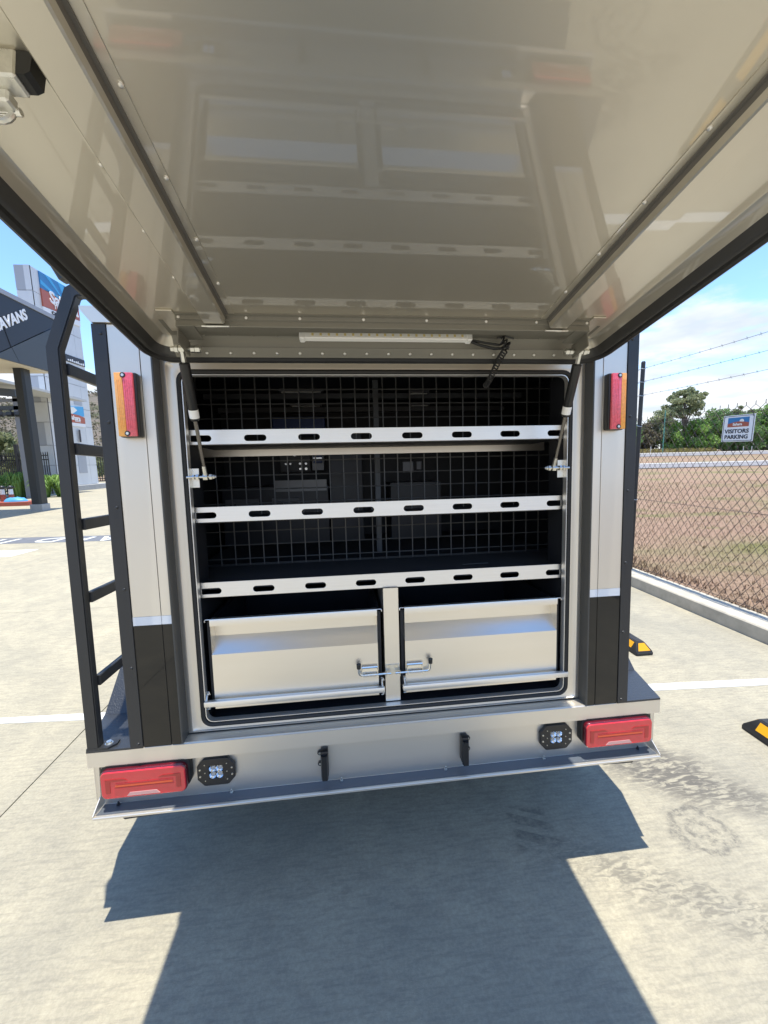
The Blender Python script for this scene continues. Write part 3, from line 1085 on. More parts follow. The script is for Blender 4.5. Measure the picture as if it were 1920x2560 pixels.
# tail lights
for s in (-1, 1):
    cxl = s * 0.972
    hs_ = [(-0.165, -0.040), (-0.165, 0.038), (-0.135, 0.062), (0.135, 0.062), (0.165, 0.038), (0.165, -0.040), (0.140, -0.058), (-0.140, -0.058)]
    me = curve_mesh([[(p[0] + cxl, p[1] + 0.573) for p in rrect(-0.160, 0.160, -0.055, 0.0585, 0.026, 6)]], 0.026, 0.003)
    me.transform(T(0, 0.016, 0) @ XZ)
    tl = P('tail_light', MB().addmesh(me), RUBBER)
    me = curve_mesh([[(p[0] + cxl, p[1] + 0.5655) for p in rrect(-0.151, 0.151, -0.0515, 0.0515, 0.018, 6)]], 0.020, 0.004)
    me.transform(T(0, -0.003, 0) @ XZ)
    P('lens_edge', MB().addmesh(me), REDEDGE, tl)
    me = curve_mesh([[(p[0] + cxl, p[1] + 0.565) for p in rrect(-0.149, 0.149, -0.0495, 0.0495, 0.017, 6)]], 0.006, 0.003)
    me.transform(T(0, -0.015, 0) @ XZ)
    P('lens', MB().addmesh(me), REDLENS, tl)
    y_ = -0.0215
    for (xa, xb, za, zb, mt) in ((-0.098, 0.108, 0.5695, 0.5730, REDLENS2), (-0.100, 0.106, 0.5580, 0.5655, ORANGE), (-0.104, 0.110, 0.5530, 0.5565, REDLENS2)):
        P('light_bar', MB().box(cxl + xa, cxl + xb, y_ - 0.0012, y_ + .001, za, zb, b=0.0004), mt, tl)
    P('reflector', MB().prism([(cxl - 0.062, 0.5200), (cxl - 0.050, 0.5335), (cxl + 0.046, 0.5335), (cxl + 0.058, 0.5200)], 'y', y_ - 0.0016, y_ + .001), PINK, tl, smooth=False)
    for q in (-1, 1):
        P('inner_chamber', MB().prism([(cxl + q * 0.135, 0.5905), (cxl + q * 0.070, 0.5905), (cxl + q * 0.055, 0.5825), (cxl + q * 0.118, 0.5805), (cxl + q * 0.118, 0.5345), (cxl + q * 0.135, 0.5345)], 'y', y_ - 0.0008, y_ + .001), REDLENS2, tl, smooth=False)

# work lights
for s, cxw in ((-1, -0.718), (1, 0.704)):
    o_ = [(-0.070, -0.026), (-0.070, 0.026), (-0.064, 0.033), (-0.047, 0.052), (-0.040, 0.054), (0.040, 0.054), (0.047, 0.052), (0.064, 0.033), (0.070, 0.026), (0.070, -0.026), (0.064, -0.033), (0.047, -0.052), (0.040, -0.054), (-0.040, -0.054), (-0.047, -0.052), (-0.064, -0.033)]
    cz_ = 0.552
    hole = [(-0.028, -0.028), (0.028, -0.028), (0.028, 0.028), (-0.028, 0.028)]
    me = curve_mesh([[(p[0] + cxw, p[1] + cz_) for p in o_], [(p[0] + cxw, p[1] + cz_) for p in hole]], 0.010, 0.002)
    me.transform(T(0, 0.0205, 0) @ XZ)
    wlt = P('work_light', MB().addmesh(me), PLASTIC, angle=30)
    P('reflector', MB().box(cxw - .029, cxw + .029, 0.0245, 0.028, cz_ - .029, cz_ + .029), LEDGLASS, wlt, smooth=False)
    for ax in (-1, 1):
        for az in (-1, 1):
            c_ = (cxw + ax * 0.0135, 0.0240, cz_ + az * 0.0135)
            rr_ = []
            m = MB()
            for (ra, ya) in ((0.0130, 0.0135), (0.0105, 0.0175), (0.0075, 0.0235)):
                rr_.append([(c_[0] + ra * math.cos(2 * PI * k / 12), ya, c_[2] + ra * math.sin(2 * PI * k / 12)) for k in range(12)])
            rr_ = [list(t) + [] for t in zip(*rr_)]
            m.sweep(rr_, closed=True)
            P('led_cup', m, LEDGLASS, wlt, norm=False)
            P('led', MB().sphere((c_[0], 0.0240, c_[2]), 0.0072, (1, .7, 1), 10, 6), LEDDARK, wlt)
    for (dx, dz, r_) in ((-0.061, 0.014, .0045), (-0.061, -0.014, .0045), (0.061, 0.014, .0045), (0.061, -0.014, .0045), (-0.042, 0.033, .0026), (-0.042, 0, .0026), (-0.042, -0.033, .0026), (0.042, 0.033, .0026), (0.042, 0.0, .0026), (0.042, -0.033, .0026)):
        P('screw', MB().tube([(cxw + dx, 0.0140, cz_ + dz), (cxw + dx, 0.0110, cz_ + dz)], [r_, r_ * .7], 8), ZINC, wlt)

# number plate lamps
for s in (-1, 1):
    x_ = s * 0.292
    m = MB().box(x_ - .015, x_ + .015, -0.004, 0.0298, 0.492, 0.604, b=0.004, seg=2)
    lug = P('plate_lamp', m, PLASTIC)
    P('lamp_hood', MB().prism([(x_ - .014, -0.005), (x_ + .014, -0.005), (x_ + .010, -0.018), (x_ - .010, -0.018)], 'z', 0.489, 0.592), PLASTIC, lug, smooth=False)
    for z_ in (0.582, 0.535):
        P('fixing_lug', MB().cyl((x_ + s * 0.019, 0.0298, z_), (x_ + s * .019, 0.0215, z_), 0.010).box(*sorted((x_ + s * .008, x_ + s * .019)), 0.0215, .0298, z_ - .008, z_ + .008), PLASTIC, lug)
        P('screw', MB().cyl((x_ + s * 0.020, 0.0215, z_), (x_ + s * .020, 0.019, z_), 0.0045, n=8), ZINC, lug)

# marker lights on the corner panels
for s in (-1, 1):
    xi, xo = 0.876, 0.940
    base = MB().box(*sorted((s * (xi - .004), s * (xo + .001))), -0.030, -0.001, 1.858, 2.078, b=0.006, seg=2)
    mk = P('marker_light', base, PLASTIC)
    xm = 0.918 if s > 0 else 0.9115
    for (xa, xb, mt) in ((0.879, xm, MREDLENS), (xm + .0002, 0.9385, AMBER)):
        P('lens', MB().box(*sorted((s * xa, s * xb)), -0.042, -0.0302, 1.8605, 2.0755, b=0.003, seg=2), mt, mk)
    for z_ in (2.066, 1.870):
        P('screw', MB().cyl((s * 0.9085, -0.0395, z_), (s * .9085, -0.0435, z_), 0.009, n=12), PLASTIC, mk)
        P('screw_head', MB().cyl((s * 0.9085, -0.0435, z_), (s * .9085, -0.045, z_), 0.005, n=8), ZINC, mk)
    for k in range(4):
        x_ = 0.8835 + 0.0068 * k
        P('lens_rib', MB().box(*sorted((s * x_, s * (x_ + .002))), -0.0432, -0.0418, 1.886, 2.050), MREDLENS, mk)
    for k in range(3):
        x_ = xm + 0.005 + 0.0055 * k
        P('lens_rib', MB().box(*sorted((s * x_, s * (x_ + .002))), -0.0432, -0.0418, 1.886, 2.050), AMBER, mk)

# ---------------------------------------------------------------- ladder on the left side
def boxpath(pts, wx, y0, y1):
    """tube of rectangular section following a path in the xz plane"""
    m = MB()
    rings_ = []
    n = len(pts)
    for i, p in enumerate(pts):
        p = Vector((p[0], p[1]))
        a = Vector(pts[max(i - 1, 0)])
        c = Vector(pts[min(i + 1, n - 1)])
        d1 = (p - a).normalized() if i > 0 else (c - p).normalized()
        d2 = (c - p).normalized() if i < n - 1 else d1
        dd = (d1 + d2).normalized()
        nn = Vector((-dd.y, dd.x))
        k = 1 / max(0.5, nn.dot(Vector((-d1.y, d1.x))))
        q0, q1 = p - nn * wx * .5 * k, p + nn * wx * .5 * k
        e = 0.004
        rings_.append([(q0.x, y0, q0.y), (q1.x, y0, q1.y), (q1.x, y1, q1.y), (q0.x, y1, q0.y), (q0.x, y0, q0.y)])
    m.sweep(rings_, closed=False)
    bmesh.ops.remove_doubles(m.bm, verts=m.bm.verts[:], dist=1e-5)
    es = [e for e in m.bm.edges if len(e.link_faces) == 2 and e.calc_face_angle(0) > 1.2]
    bmesh.ops.bevel(m.bm, geom=es, offset=0.004, segments=2, affect='EDGES')
    return m


ld = bpy.data.objects.new('ladder', None)
COL.objects.link(ld)
ld.parent = root
for y0 in (0.002, 0.37):
    P('stile', boxpath([(-1.153, 0.700), (-1.151, 2.168), (-1.078, 2.352), (-1.060, 2.362), (-0.80, 2.362)], 0.044, y0, y0 + 0.034), BLACKPC, ld)
    P('foot_plate', MB().prism([(-1.176, y0 - .001), (-1.100, y0 - .001), (-1.078, y0 + .022), (-1.080, y0 + .046), (-1.176, y0 + .046)], 'z', 0.6967, 0.7045), BLACKPC, ld, smooth=False)
    P('foot_bolt', hexbolt(MB().cyl((-1.108, y0 + .024, .7045), (-1.108, y0 + .024, .7065), .014), (-1.108, y0 + .024, .7065), 0.010, 0.007, 'z'), ZINC, ld)
for z_ in (2.105, 1.827, 1.553, 1.280, 0.955):
    P('rung', MB().box(-1.142, -1.122, 0.035, 0.371, z_ - 0.021, z_ + 0.021, b=0.003), BLACKPC, ld)

# mudguards and wheels
for s in (-1, 1):
    pr_ = [(0.235, 0.697), (0.55, 1.02), (0.70, 1.07), (2.4, 1.07), (2.6, 1.0), (2.85, 0.70), (2.82, 0.70), (2.58, 0.98), (2.39, 1.045), (0.71, 1.045), (0.57, 1.0), (0.26, 0.690)]
    P('mudguard', MB().prism(pr_, 'x', *sorted((s * 1.013, s * 1.245))), BLACKBED, smooth=False)
    P('mud_flap', MB().box(*sorted((s * 0.93, s * 1.2)), 0.62, 0.628, 0.25, 0.98), RUBBER, smooth=False)
    for yw in (1.15, 1.98):
        c0, c1 = Vector((s * 0.90, yw, 0.41)), Vector((s * 1.16, yw, 0.41))
        prf = [(0, 0.24), (0.0, 0.32), (0.10, 0.37), (0.5, 0.375), (0.90, 0.37), (1.0, 0.32), (1.0, 0.24)]
        rr_ = [[(c0.x + (c1.x - c0.x) * t, yw + r_ * math.cos(2 * PI * k / 36), 0.41 + r_ * math.sin(2 * PI * k / 36)) for t, r_ in prf] for k in range(36)]
        wh_ = P('wheel', MB().sweep(rr_, closed=True), TYRE, norm=False)
        P('rim', MB().cyl((s * 0.95, yw, .41), (s * 1.13, yw, .41), 0.242, n=24), CABMID, wh_)
    P('chassis_rail', MB().box(*sorted((s * 0.60, s * 0.70)), 0.2, 5.6, 0.52, 0.62), BLACKPC, smooth=False)
P('axle', MB().cyl((-0.9, 1.15, .41), (0.9, 1.15, .41), 0.04).cyl((-0.9, 1.98, .41), (0.9, 1.98, .41), 0.04), BLACKPC)
P('rear_crossmember', MB().box(-0.95, 0.95, 0.20, 0.28, 0.50, 0.62), BLACKPC, smooth=False)

# ---------------------------------------------------------------- lifted hatch lid (built in its own frame: x, outward u, drop d)
E_ = R(9.7)
lid = bpy.data.objects.new('hatch_lid', None)
COL.objects.link(lid)
lid.parent = root
lid.location = (0.0, -0.08, 0.472 + H)
lid.rotation_euler = (-E_, 0, 0)
LX = -0.0


def L(x, u, d):
    return Vector((x, -(u - 0.0813), -d))


U0, U1, PX_ = 0.105, 1.50, 0.737
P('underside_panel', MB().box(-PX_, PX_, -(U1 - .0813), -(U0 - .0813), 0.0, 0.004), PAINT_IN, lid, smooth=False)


def lid_loop(profile, n=6, rc=0.02):
    """profile: (out, drop) pairs swept round the panel edge"""
    rings_ = []
    for (sx, uu, a0) in ((1, U1, 0), (-1, U1, 90), (-1, U0, 180), (1, U0, 270)):
        for k in range(n + 1):
            a = R(a0 + 90 * k / n)
            r_ = []
            for (o_, d_) in profile:
                rad = rc + max(o_, -rc * .95)
                bx = sx * (PX_ - rc)
                bu = uu + (-rc if uu == U1 else rc)
                r_.append(L(bx + rad * math.cos(a), bu + rad * math.sin(a), d_))
            rings_.append(r_)
    return rings_


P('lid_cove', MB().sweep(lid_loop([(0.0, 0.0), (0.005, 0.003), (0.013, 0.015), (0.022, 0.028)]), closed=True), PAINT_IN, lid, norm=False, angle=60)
P('lid_edge', MB().sweep(lid_loop([(0.022, 0.028), (0.030, 0.038), (0.036, 0.047), (0.042, 0.053), (0.048, 0.053)]), closed=True), LIPM, lid, norm=False, angle=60)
c_ = lid_loop([(0.058, 0.052)])
P('lid_seal', MB().tube([r_[0] for r_ in c_], 0.0125, 8, closed=True), RUBBER, lid)
P('lid_outer_skin', MB().sweep(lid_loop([(0.046, 0.050), (0.062, 0.046), (0.066, 0.038), (0.066, -0.030), (0.060, -0.036)]), closed=True)
  .box(-PX_ - .05, PX_ + .05, -(U1 + .05 - .0813), -(U0 - .05 - .0813), 0.030, 0.036), PAINT, lid, norm=False, angle=40)

P('hinge_plate', MB().box(-0.812, 0.812, -0.10, 0.122, 0.0365, 0.0425), PAINT, lid, smooth=False)
# top hat ribs, riveted
for s in (-1, 1):
    def q(x, d):
        return (s * x, -d)
    prof_ = [q(0.592, -0.0005), q(0.592, 0.002), q(0.5755, 0.0025), q(0.572, 0.030), q(0.569, 0.0325), q(0.515, 0.0325), q(0.511, 0.030), q(0.507, 0.0025), q(0.482, 0.002), q(0.482, -0.0005)]
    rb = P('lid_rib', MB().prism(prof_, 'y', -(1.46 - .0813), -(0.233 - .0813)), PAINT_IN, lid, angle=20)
    P('rib_shade_strip', MB().prism([q(0.5115, 0.0292), q(0.5115, 0.0265), q(0.5085, 0.003), q(0.500, 0.0024), q(0.500, 0.0050), q(0.5070, 0.0056)], 'y', -(1.458 - .0813), -(0.235 - .0813)), RIBSHADE, rb, angle=20)  # added dark strip, paints the dark shade band along the rib wall
    u = 0.37
    while u < 1.45:
        P('rivet', rivet(L(s * 0.486, u, 0.002), 0.005, 0.004, (0, 0, -1)), ALU, rb)
        P('rivet', rivet(L(s * 0.588, u + 0.02, 0.002), 0.005, 0.004, (0, 0, -1)), ALU, rb)
        u += 0.148
# cross rail by the hinge
rl = MB().prism([(-(u_ - .0813), -d_) for u_, d_ in ((0.236, 0.0003), (0.236, 0.003), (0.228, 0.0045), (0.227, 0.016), (0.2225, 0.018), (0.2225, 0.034), (0.221, 0.036), (0.196, 0.036), (0.196, 0.0003))], 'x', -0.655, 0.655)
rl = P('lid_rail', rl, RAILP, lid, angle=20)
for x_ in (-0.645, -0.45, -0.29, -0.095, 0.105, 0.30, 0.47, 0.645):
    P('rivet', rivet(L(x_, 0.2272, 0.010), 0.005, 0.004, (0, -1, 0)), ALU, rl)
for s in (-1, 1):
    P('weld_bead', MB().tube([L(s * 0.58, 0.2225, 0.035), L(s * 0.555, 0.224, 0.0365), L(s * 0.53, 0.2225, 0.035), L(s * 0.50, 0.2235, 0.0355)], [0.003, 0.0042, 0.0035, 0.003], 6), ZINC, rl)
    # angle that carries the strut
    P('strut_angle', MB().box(*sorted((s * 0.648, s * 0.652)), -(0.220 - .0813), -(0.130 - .0813), -0.084, -0.0362, b=.001)
      .box(*sorted((s * 0.60, s * 0.652)), -(0.230 - .0813), -(0.150 - .0813), -0.0390, -0.0364, b=.0008), RAILP, rl)
    P('tie_plate', MB().box(*sorted((s * 0.655, s * 0.70)), -(0.25 - .0813), -(0.14 - .0813), -0.005, -0.0005, b=.001), PAINT_IN, rl)

P('hinge_shade_sheet', MB().prism([(-(u_ - .0813), -d_) for u_, d_ in ((0.1955, 0.0008), (0.110, 0.0012), (0.101, 0.008), (0.093, 0.021), (0.088, 0.034), (0.0895, 0.0345), (0.095, 0.022), (0.1025, 0.0092), (0.111, 0.0026), (0.1955, 0.0022))], 'x', -0.715, 0.715), RAILP, lid, angle=30)  # added dark sheet, its tone puts shade on the cove by the hinge
# hinge strip and its rivets
hs2 = P('hinge_strip', MB().prism([(-(0.094 - .0813), -0.0335), (-(0.091 - .0813), -0.0365), (-(0.069 - .0813), -0.0555), (-(0.066 - .0813), -0.0530)], 'x', -0.715, 0.715), RAILP, lid, smooth=False)
nrm = Vector((0, 0.62 * -1, -0.78)).normalized()
x_ = -0.690
while x_ < 0.70:
    P('rivet', rivet(L(x_, 0.080, 0.0458), 0.0055, 0.005, (0, -0.6, -0.8)), ZINC, hs2)
    P('rivet', rivet(L(x_ + .005, 0.114, 0.0005), 0.0055, 0.005, (0, 0, -1)), RAILP, hs2)
    x_ += 0.0765

# LED strip
led = P('led_strip', MB().box(-0.292, 0.268, -(0.150 - .0813), -(0.126 - .0813), -0.028, -0.0005, b=0.003), WHITEP, lid)
P('end_cap', MB().box(-0.302, -0.284, -(0.153 - .0813), -(0.123 - .0813), -0.031, -0.0005, b=0.003), WHITEP, led)
P('end_cap', MB().box(0.260, 0.280, -(0.153 - .0813), -(0.123 - .0813), -0.031, -0.0005, b=0.003), WHITEP, led)
LEDC = M('led_chip', (0.75, 0.60, 0.25), 0.35)
for k in range(20):
    x_ = -0.262 + 0.0265 * k
    P('led_chip', MB().box(x_, x_ + .007, -(0.1515 - .0813), -(0.1498 - .0813), -0.020, -0.012), LEDC, led, smooth=False)
P('led_lead', MB().tube([L(0.278, 0.139, 0.030), L(0.31, 0.139, 0.042), L(0.36, 0.134, 0.052), L(0.395, 0.129, 0.048), L(0.42, 0.134, 0.030)], 0.0045, 6)
  .tube([L(0.278, 0.139, 0.024), L(0.33, 0.139, 0.034), L(0.38, 0.134, 0.038), L(0.40, 0.134, 0.030)], 0.0035, 6), RUBBER, led)
P('cable_tie', MB().tube(helix(L(0.385, 0.139, 0.022), L(0.415, 0.134, 0.048), 0.014, 3.0, 9), 0.003, 5).tube([L(0.37, 0.144, 0.018), L(0.40, 0.144, 0.012), L(0.43, 0.144, 0.020)], 0.003, 5), PLASTIC, led)
# coiled cord hanging from the lid to the head of the opening
cpts = [Vector(p) for p in ((0.392, -0.165, 2.120), (0.396, -0.10, 2.105), (0.404, -0.03, 2.083), (0.410, 0.03, 2.062), (0.408, 0.066, 2.052))]
cp = []
N_ = 210
for i in range(N_ + 1):
    t = i / N_ * (len(cpts) - 1)
    k = min(int(t), len(cpts) - 2)
    p = cpts[k].lerp(cpts[k + 1], t - k)
    a = 2 * PI * 17 * i / N_
    rr0 = 0.0095
    cp.append(p + Vector((math.cos(a) * rr0, math.sin(a) * rr0 * .35, math.sin(a) * rr0)))
P('coiled_cord', MB().tube(cp, 0.0026, 5), RUBBER)

# latch on the left of the lid
la = P('hatch_latch', MB().box(-0.80, -0.604, -(0.848 - .0813), -(0.818 - .0813), -0.042, -0.0005, b=0.003), ZINC, lid)
P('buffer_block', MB().prism([(-0.6045, -0.002), (-0.588, -0.002), (-0.584, -0.006), (-0.586, -0.032), (-0.594, -0.037), (-0.6045, -0.037)], 'y', -(0.846 - .0813), -(0.820 - .0813)), RUBBER, la, smooth=False)
P('latch_clevis', MB().box(-0.70, -0.625, -(0.832 - .0813), -(0.812 - .0813), -0.060, -0.0415, b=0.003), ZINC, la)
P('latch_ring', MB().tube([L(-0.648 + 0.015 * math.cos(2 * PI * k / 14), 0.812, 0.056 + 0.015 * math.sin(2 * PI * k / 14)) for k in range(14)], 0.0045, 8, closed=True), ZINC, la)
P('latch_pin', MB().cyl(L(-0.69, 0.812, 0.056), L(-0.622, 0.812, 0.056), 0.005), CHROME, la)

# cover strap and cord between ladder head and lid
P('awning_strap', MB().prism([(-1.104, 2.385), (-1.140, 2.455), (-1.152, 2.50), (-1.150, 2.56), (-1.10, 2.53), (-1.078, 2.45), (-1.070, 2.39)], 'y', -0.005, 0.030, bev=0.006), BLACKPC)
P('white_cord', MB().tube([(-1.055, -0.012, 2.385), (-1.065, -0.012, 2.42), (-1.085, -0.012, 2.455), (-1.105, -0.012, 2.50)], 0.005, 6), WHITEP)

# ------------------------------------------------------------------ wheel stops
def wheel_stop(loc, label, rotz=0.0):
    r = empty('wheel_stop', label, 'wheel stop', loc, (0, 0, rotz), 'rubber wheel stops on the pavement')
    Lh, w, h = 0.825, 0.080, 0.105
    m = MB()
    lo = [(-w, -Lh), (w, -Lh), (w, Lh), (-w, Lh)]
    a = [m.bm.verts.new((x, y, 0.0)) for x, y in lo]
    b = [m.bm.verts.new((x, y, 0.030)) for x, y in lo]
    c = [m.bm.verts.new((x * .42, y * 0.925, h)) for x, y in lo]
    m.bm.faces.new(a[::-1])
    m.bm.faces.new(c)
    for p_, q_ in ((a, b), (b, c)):
        for i in range(4):
            m.bm.faces.new((p_[i], p_[(i + 1) % 4], q_[(i + 1) % 4], q_[i]))
    bmesh.ops.bevel(m.bm, geom=m.bm.edges[:], offset=0.006, segments=2, affect='EDGES')
    m.obj('stop_body', BLACKRUB, r)
    def onslope(s, y0, y1, t0=0.18, t1=0.82):
        x_lo = w - (w * .58) * t0
        x_hi = w - (w * .58) * t1
        z_lo, z_hi = 0.030 + 0.075 * t0, 0.030 + 0.075 * t1
        n_ = Vector((s * 0.075, 0, w * .58)).normalized() * 0.0015
        return [Vector((s * x_lo, y0, z_lo)) + n_, Vector((s * x_lo, y1, z_lo)) + n_, Vector((s * x_hi, y1, z_hi)) + n_, Vector((s * x_hi, y0, z_hi)) + n_]
    for s in (-1, 1):
        for (y0, y1) in ((-0.745, -0.50), (-0.40, -0.14), (0.14, 0.40), (0.50, 0.745)):
            mm = MB()
            p = onslope(s, y0, y1)
            q_ = [v + Vector((-s * 0.004, 0, -0.004)) for v in p]
            A = [mm.bm.verts.new(v) for v in p]
            B = [mm.bm.verts.new(v) for v in q_]
            mm.bm.faces.new(A)
            for i in range(4):
                mm.bm.faces.new((A[i], A[(i + 1) % 4], B[(i + 1) % 4], B[i]))
            mm.obj('reflector', YELLOW, r, smooth=False)
    for s in (-1, 1):
        t0, t1 = .15, .85
        y0, y1 = s * (Lh - Lh * .075 * t0), s * (Lh - Lh * .075 * t1)
        z0, z1 = .030 + .075 * t0, .030 + .075 * t1
        n_ = Vector((0, s * .075, Lh * .075)).normalized() * .0015
        mm = MB()
        p = [Vector((-w * .70, y0, z0)) + n_, Vector((w * .70, y0, z0)) + n_, Vector((w * .34, y1, z1)) + n_, Vector((-w * .34, y1, z1)) + n_]
        A = [mm.bm.verts.new(v) for v in p]
        B = [mm.bm.verts.new(v + Vector((0, -s * .004, -.004))) for v in p]
        mm.bm.faces.new(A)
        for i in range(4):
            mm.bm.faces.new((A[i], A[(i + 1) % 4], B[(i + 1) % 4], B[i]))
        mm.obj('reflector', YELLOW, r, smooth=False)
        MB().cyl((0, s * 0.62, h - .002), (0, s * .62, h + .0012), 0.017, n=14).obj('bolt_hole', DARK, r, smooth=False)
    return r


wheel_stop((2.432, 2.355, 0), 'black rubber wheel stop with yellow reflectors half hidden behind the trailer, beyond the white line', R(-1))
wheel_stop((2.365, -0.215, 0), 'black rubber wheel stop with yellow reflectors cut off by the right edge of the photo', R(-2))

# ------------------------------------------------------------------ chain link fence
FX = 3.905
FENCEC = M('fence_wire_pvc', (0.075, 0.052, 0.046), 0.5)
fence = empty('chain_link_fence', 'black chain link fence topped by three strands of barbed wire on the kerb', 'fence', (FX, 3.58, 0.137))


def fp(y, z):
    return (0, y - 3.58, z - 0.137)


for y in (-5.4, -2.4, 0.58, 3.58, 6.58, 9.58, 12.58, 15.58, 18.58, 21.58, 24.58):
    po = MB().cyl(fp(y, 0.10), fp(y, 2.99), 0.026, n=12).cyl(fp(y, 2.99), fp(y, 3.01), 0.028, 0.020, n=12).obj('post', BLACKPC, fence)
    for z_ in (2.92, 2.745, 2.565, 2.16, 1.15):
        MB().tube([Vector(fp(y, z_)) + Vector((0.030 * math.cos(a), 0.030 * math.sin(a), 0.012 * math.sin(a))) for a in [2 * PI * k / 10 for k in range(10)]], 0.0035, 5, closed=True).obj('wire_tie', ZINC, po)
GALV = M('barbed_wire_galv', (0.15, 0.15, 0.16), 0.45, 0.6)
for z_ in (2.925, 2.75, 2.57):
    m = MB()
    pts = []
    y = -5.4
    while y < 24.6:
        f_ = ((y - 0.58) % 3.0) / 3.0
        pts.append(Vector(fp(y, z_ - 0.02 * 4 * f_ * (1 - f_))) + Vector((0.026, 0, 0)))
        y += 0.25
    m.tube(pts, 0.0022, 5)
    y = -1.0
    while y < 9:
        f_ = ((y - 0.58) % 3.0) / 3.0
        c = Vector(fp(y, z_ - 0.02 * 4 * f_ * (1 - f_))) + Vector((0.026, 0, 0))
        m.tube([c + Vector((0.012, 0.004, 0.014)), c, c + Vector((-0.010, 0.004, -0.014))], 0.0012, 4)
        m.tube([c + Vector((-0.012, -0.004, 0.014)), c, c + Vector((0.010, -0.004, -0.014))], 0.0012, 4)
        y += 0.13
    m.obj('barbed_wire', GALV, fence)
for z_ in (2.165, 1.155, 0.20):
    MB().tube([fp(-5.4, z_), fp(24.58, z_)], 0.0030, 5).obj('tension_wire', FENCEC, fence)
# chain link fabric: zig-zag wires hooked in each other
cw, ch = 0.092, 0.128
vts, fcs = [], []


def thin(p, q, r_=0.0028):
    p, q = Vector(p), Vector(q)
    d = (q - p).normalized()
    a = d.cross(Vector((1, 0, 0))).normalized() * r_
    b = Vector((r_, 0, 0))
    k = len(vts)
    for c in (p, q):
        vts.extend([c + a, c + b, c - a, c - b])
    for i in range(4):
        fcs.append((k + i, k + (i + 1) % 4, k + 4 + (i + 1) % 4, k + 4 + i))


nrow = 16
y = -3.0
jj = 0
while y < 20:
    for i in range(nrow):
        for hf in (0, 1):
            z_a = 0.150 + ch * (i + 0.5 * hf)
            z_b = z_a + ch * 0.5
            sag = 0.006 * math.sin(jj * 1.7 + i * 0.9)
            ya, yb = (y, y + cw / 2) if hf == 0 else (y + cw / 2, y)
            thin(Vector(fp(ya, z_a)) + Vector((0.034 + sag, 0, 0)), Vector(fp(yb, z_b)) + Vector((0.030 + sag, 0, 0)))
            ya, yb = (y + cw, y + cw / 2) if hf == 0 else (y + cw / 2, y + cw)
            thin(Vector(fp(ya, z_a)) + Vector((0.030 + sag, 0, 0)), Vector(fp(yb, z_b)) + Vector((0.034 + sag, 0, 0)))
    zt = 0.150 + ch * nrow
    # twisted selvedge barbs at the head
    thin(Vector(fp(y, zt)) + Vector((0.032, 0, 0)), Vector(fp(y + cw / 2, zt + 0.040)) + Vector((0.032, 0, 0)))
    thin(Vector(fp(y + cw, zt)) + Vector((0.032, 0, 0)), Vector(fp(y + cw / 2, zt + 0.040)) + Vector((0.032, 0, 0)))
    thin(Vector(fp(y + cw / 2, zt + 0.036)) + Vector((0.032, 0, 0)), Vector(fp(y + cw / 2, zt + 0.075)) + Vector((0.032, 0, 0)), 0.004)
    y += cw
    jj += 1
me = bpy.data.meshes.new('chain_mesh')
me.from_pydata([tuple(v) for v in vts], [], fcs)
me.validate()
cm = link('chain_mesh', me, FENCEC, fence, smooth=False)
tag(cm, kind='stuff')

# visitors sign
SIGNW = M('sign_white', (0.82, 0.82, 0.82), 0.4)
SIGNB = M('sign_black', (0.012, 0.014, 0.025), 0.5)
SKYB = M('sign_blue', (0.03, 0.19, 0.42), 0.4)
SKYB2 = M('sign_light_blue', (0.05, 0.36, 0.66), 0.4)
BRICK = M('sign_red', (0.40, 0.10, 0.06), 0.4)
SUNW = M('sign_sun', (0.80, 0.80, 0.74), 0.4)
SG = Matrix(((0, 0, -1, FX - 0.012), (-1, 0, 0, 2.222), (0, 1, 0, 2.010), (0, 0, 0, 1)))   # sign XY -> faces -X; x runs towards -Y
vs = empty('visitors_sign', 'white visitors parking sign wired to the chain link fence', 'sign', (FX - 0.012, 2.222, 2.010))
inv = Matrix.Translation((-(FX - 0.012), -2.222, -2.010))


def sgn(name, me, mat):
    me.transform(inv @ SG @ Matrix.Rotation(R(-1.5), 4, 'Z'))
    return link(name, me, mat, vs, smooth=False)


sw_, sh_ = 0.160, 0.134
sgn('sign_board', curve_mesh([rrect(-sw_, sw_, -sh_, sh_, 0.006)], 0.003, 0.0006), SIGNW)
o_ = rrect(-sw_ + .008, sw_ - .008, -sh_ + .007, sh_ - .007, 0.006)
i_ = rrect(-sw_ + .0125, sw_ - .0125, -sh_ + .0115, sh_ - .0115, 0.005)
me = curve_mesh([o_, i_], 0.001)
me.transform(T(0, 0, 0.0030))
sgn('border_line', me, SIGNB)
me = curve_mesh([[(-0.108, 0.018), (0.108, 0.018), (0.108, 0.110), (-0.108, 0.110)]], 0.0012)
me.transform(T(0, 0, 0.0030))
sgn('logo_sky', me, SKYB)
me = curve_mesh([[(-0.108, 0.016), (0.108, 0.016), (0.108, 0.055), (0.06, 0.064), (0.0, 0.070), (-0.05, 0.062), (-0.108, 0.048)]], 0.0012)
me.transform(T(0, 0, 0.0044))
sgn('logo_desert', me, BRICK)
me = curve_mesh([[(0.035 + 0.022 * math.cos(2 * PI * k / 16), 0.074 + 0.019 * math.sin(2 * PI * k / 16)) for k in range(16)]], 0.001)
me.transform(T(0, 0, 0.0040))
sgn('logo_sun', me, SUNW)
me = text_mesh('Sahara', 0.036, 0.0006, 0.0012)
me.transform(T(-0.005, 0.041, 0.0056))
sgn('logo_text', me, SUNW)
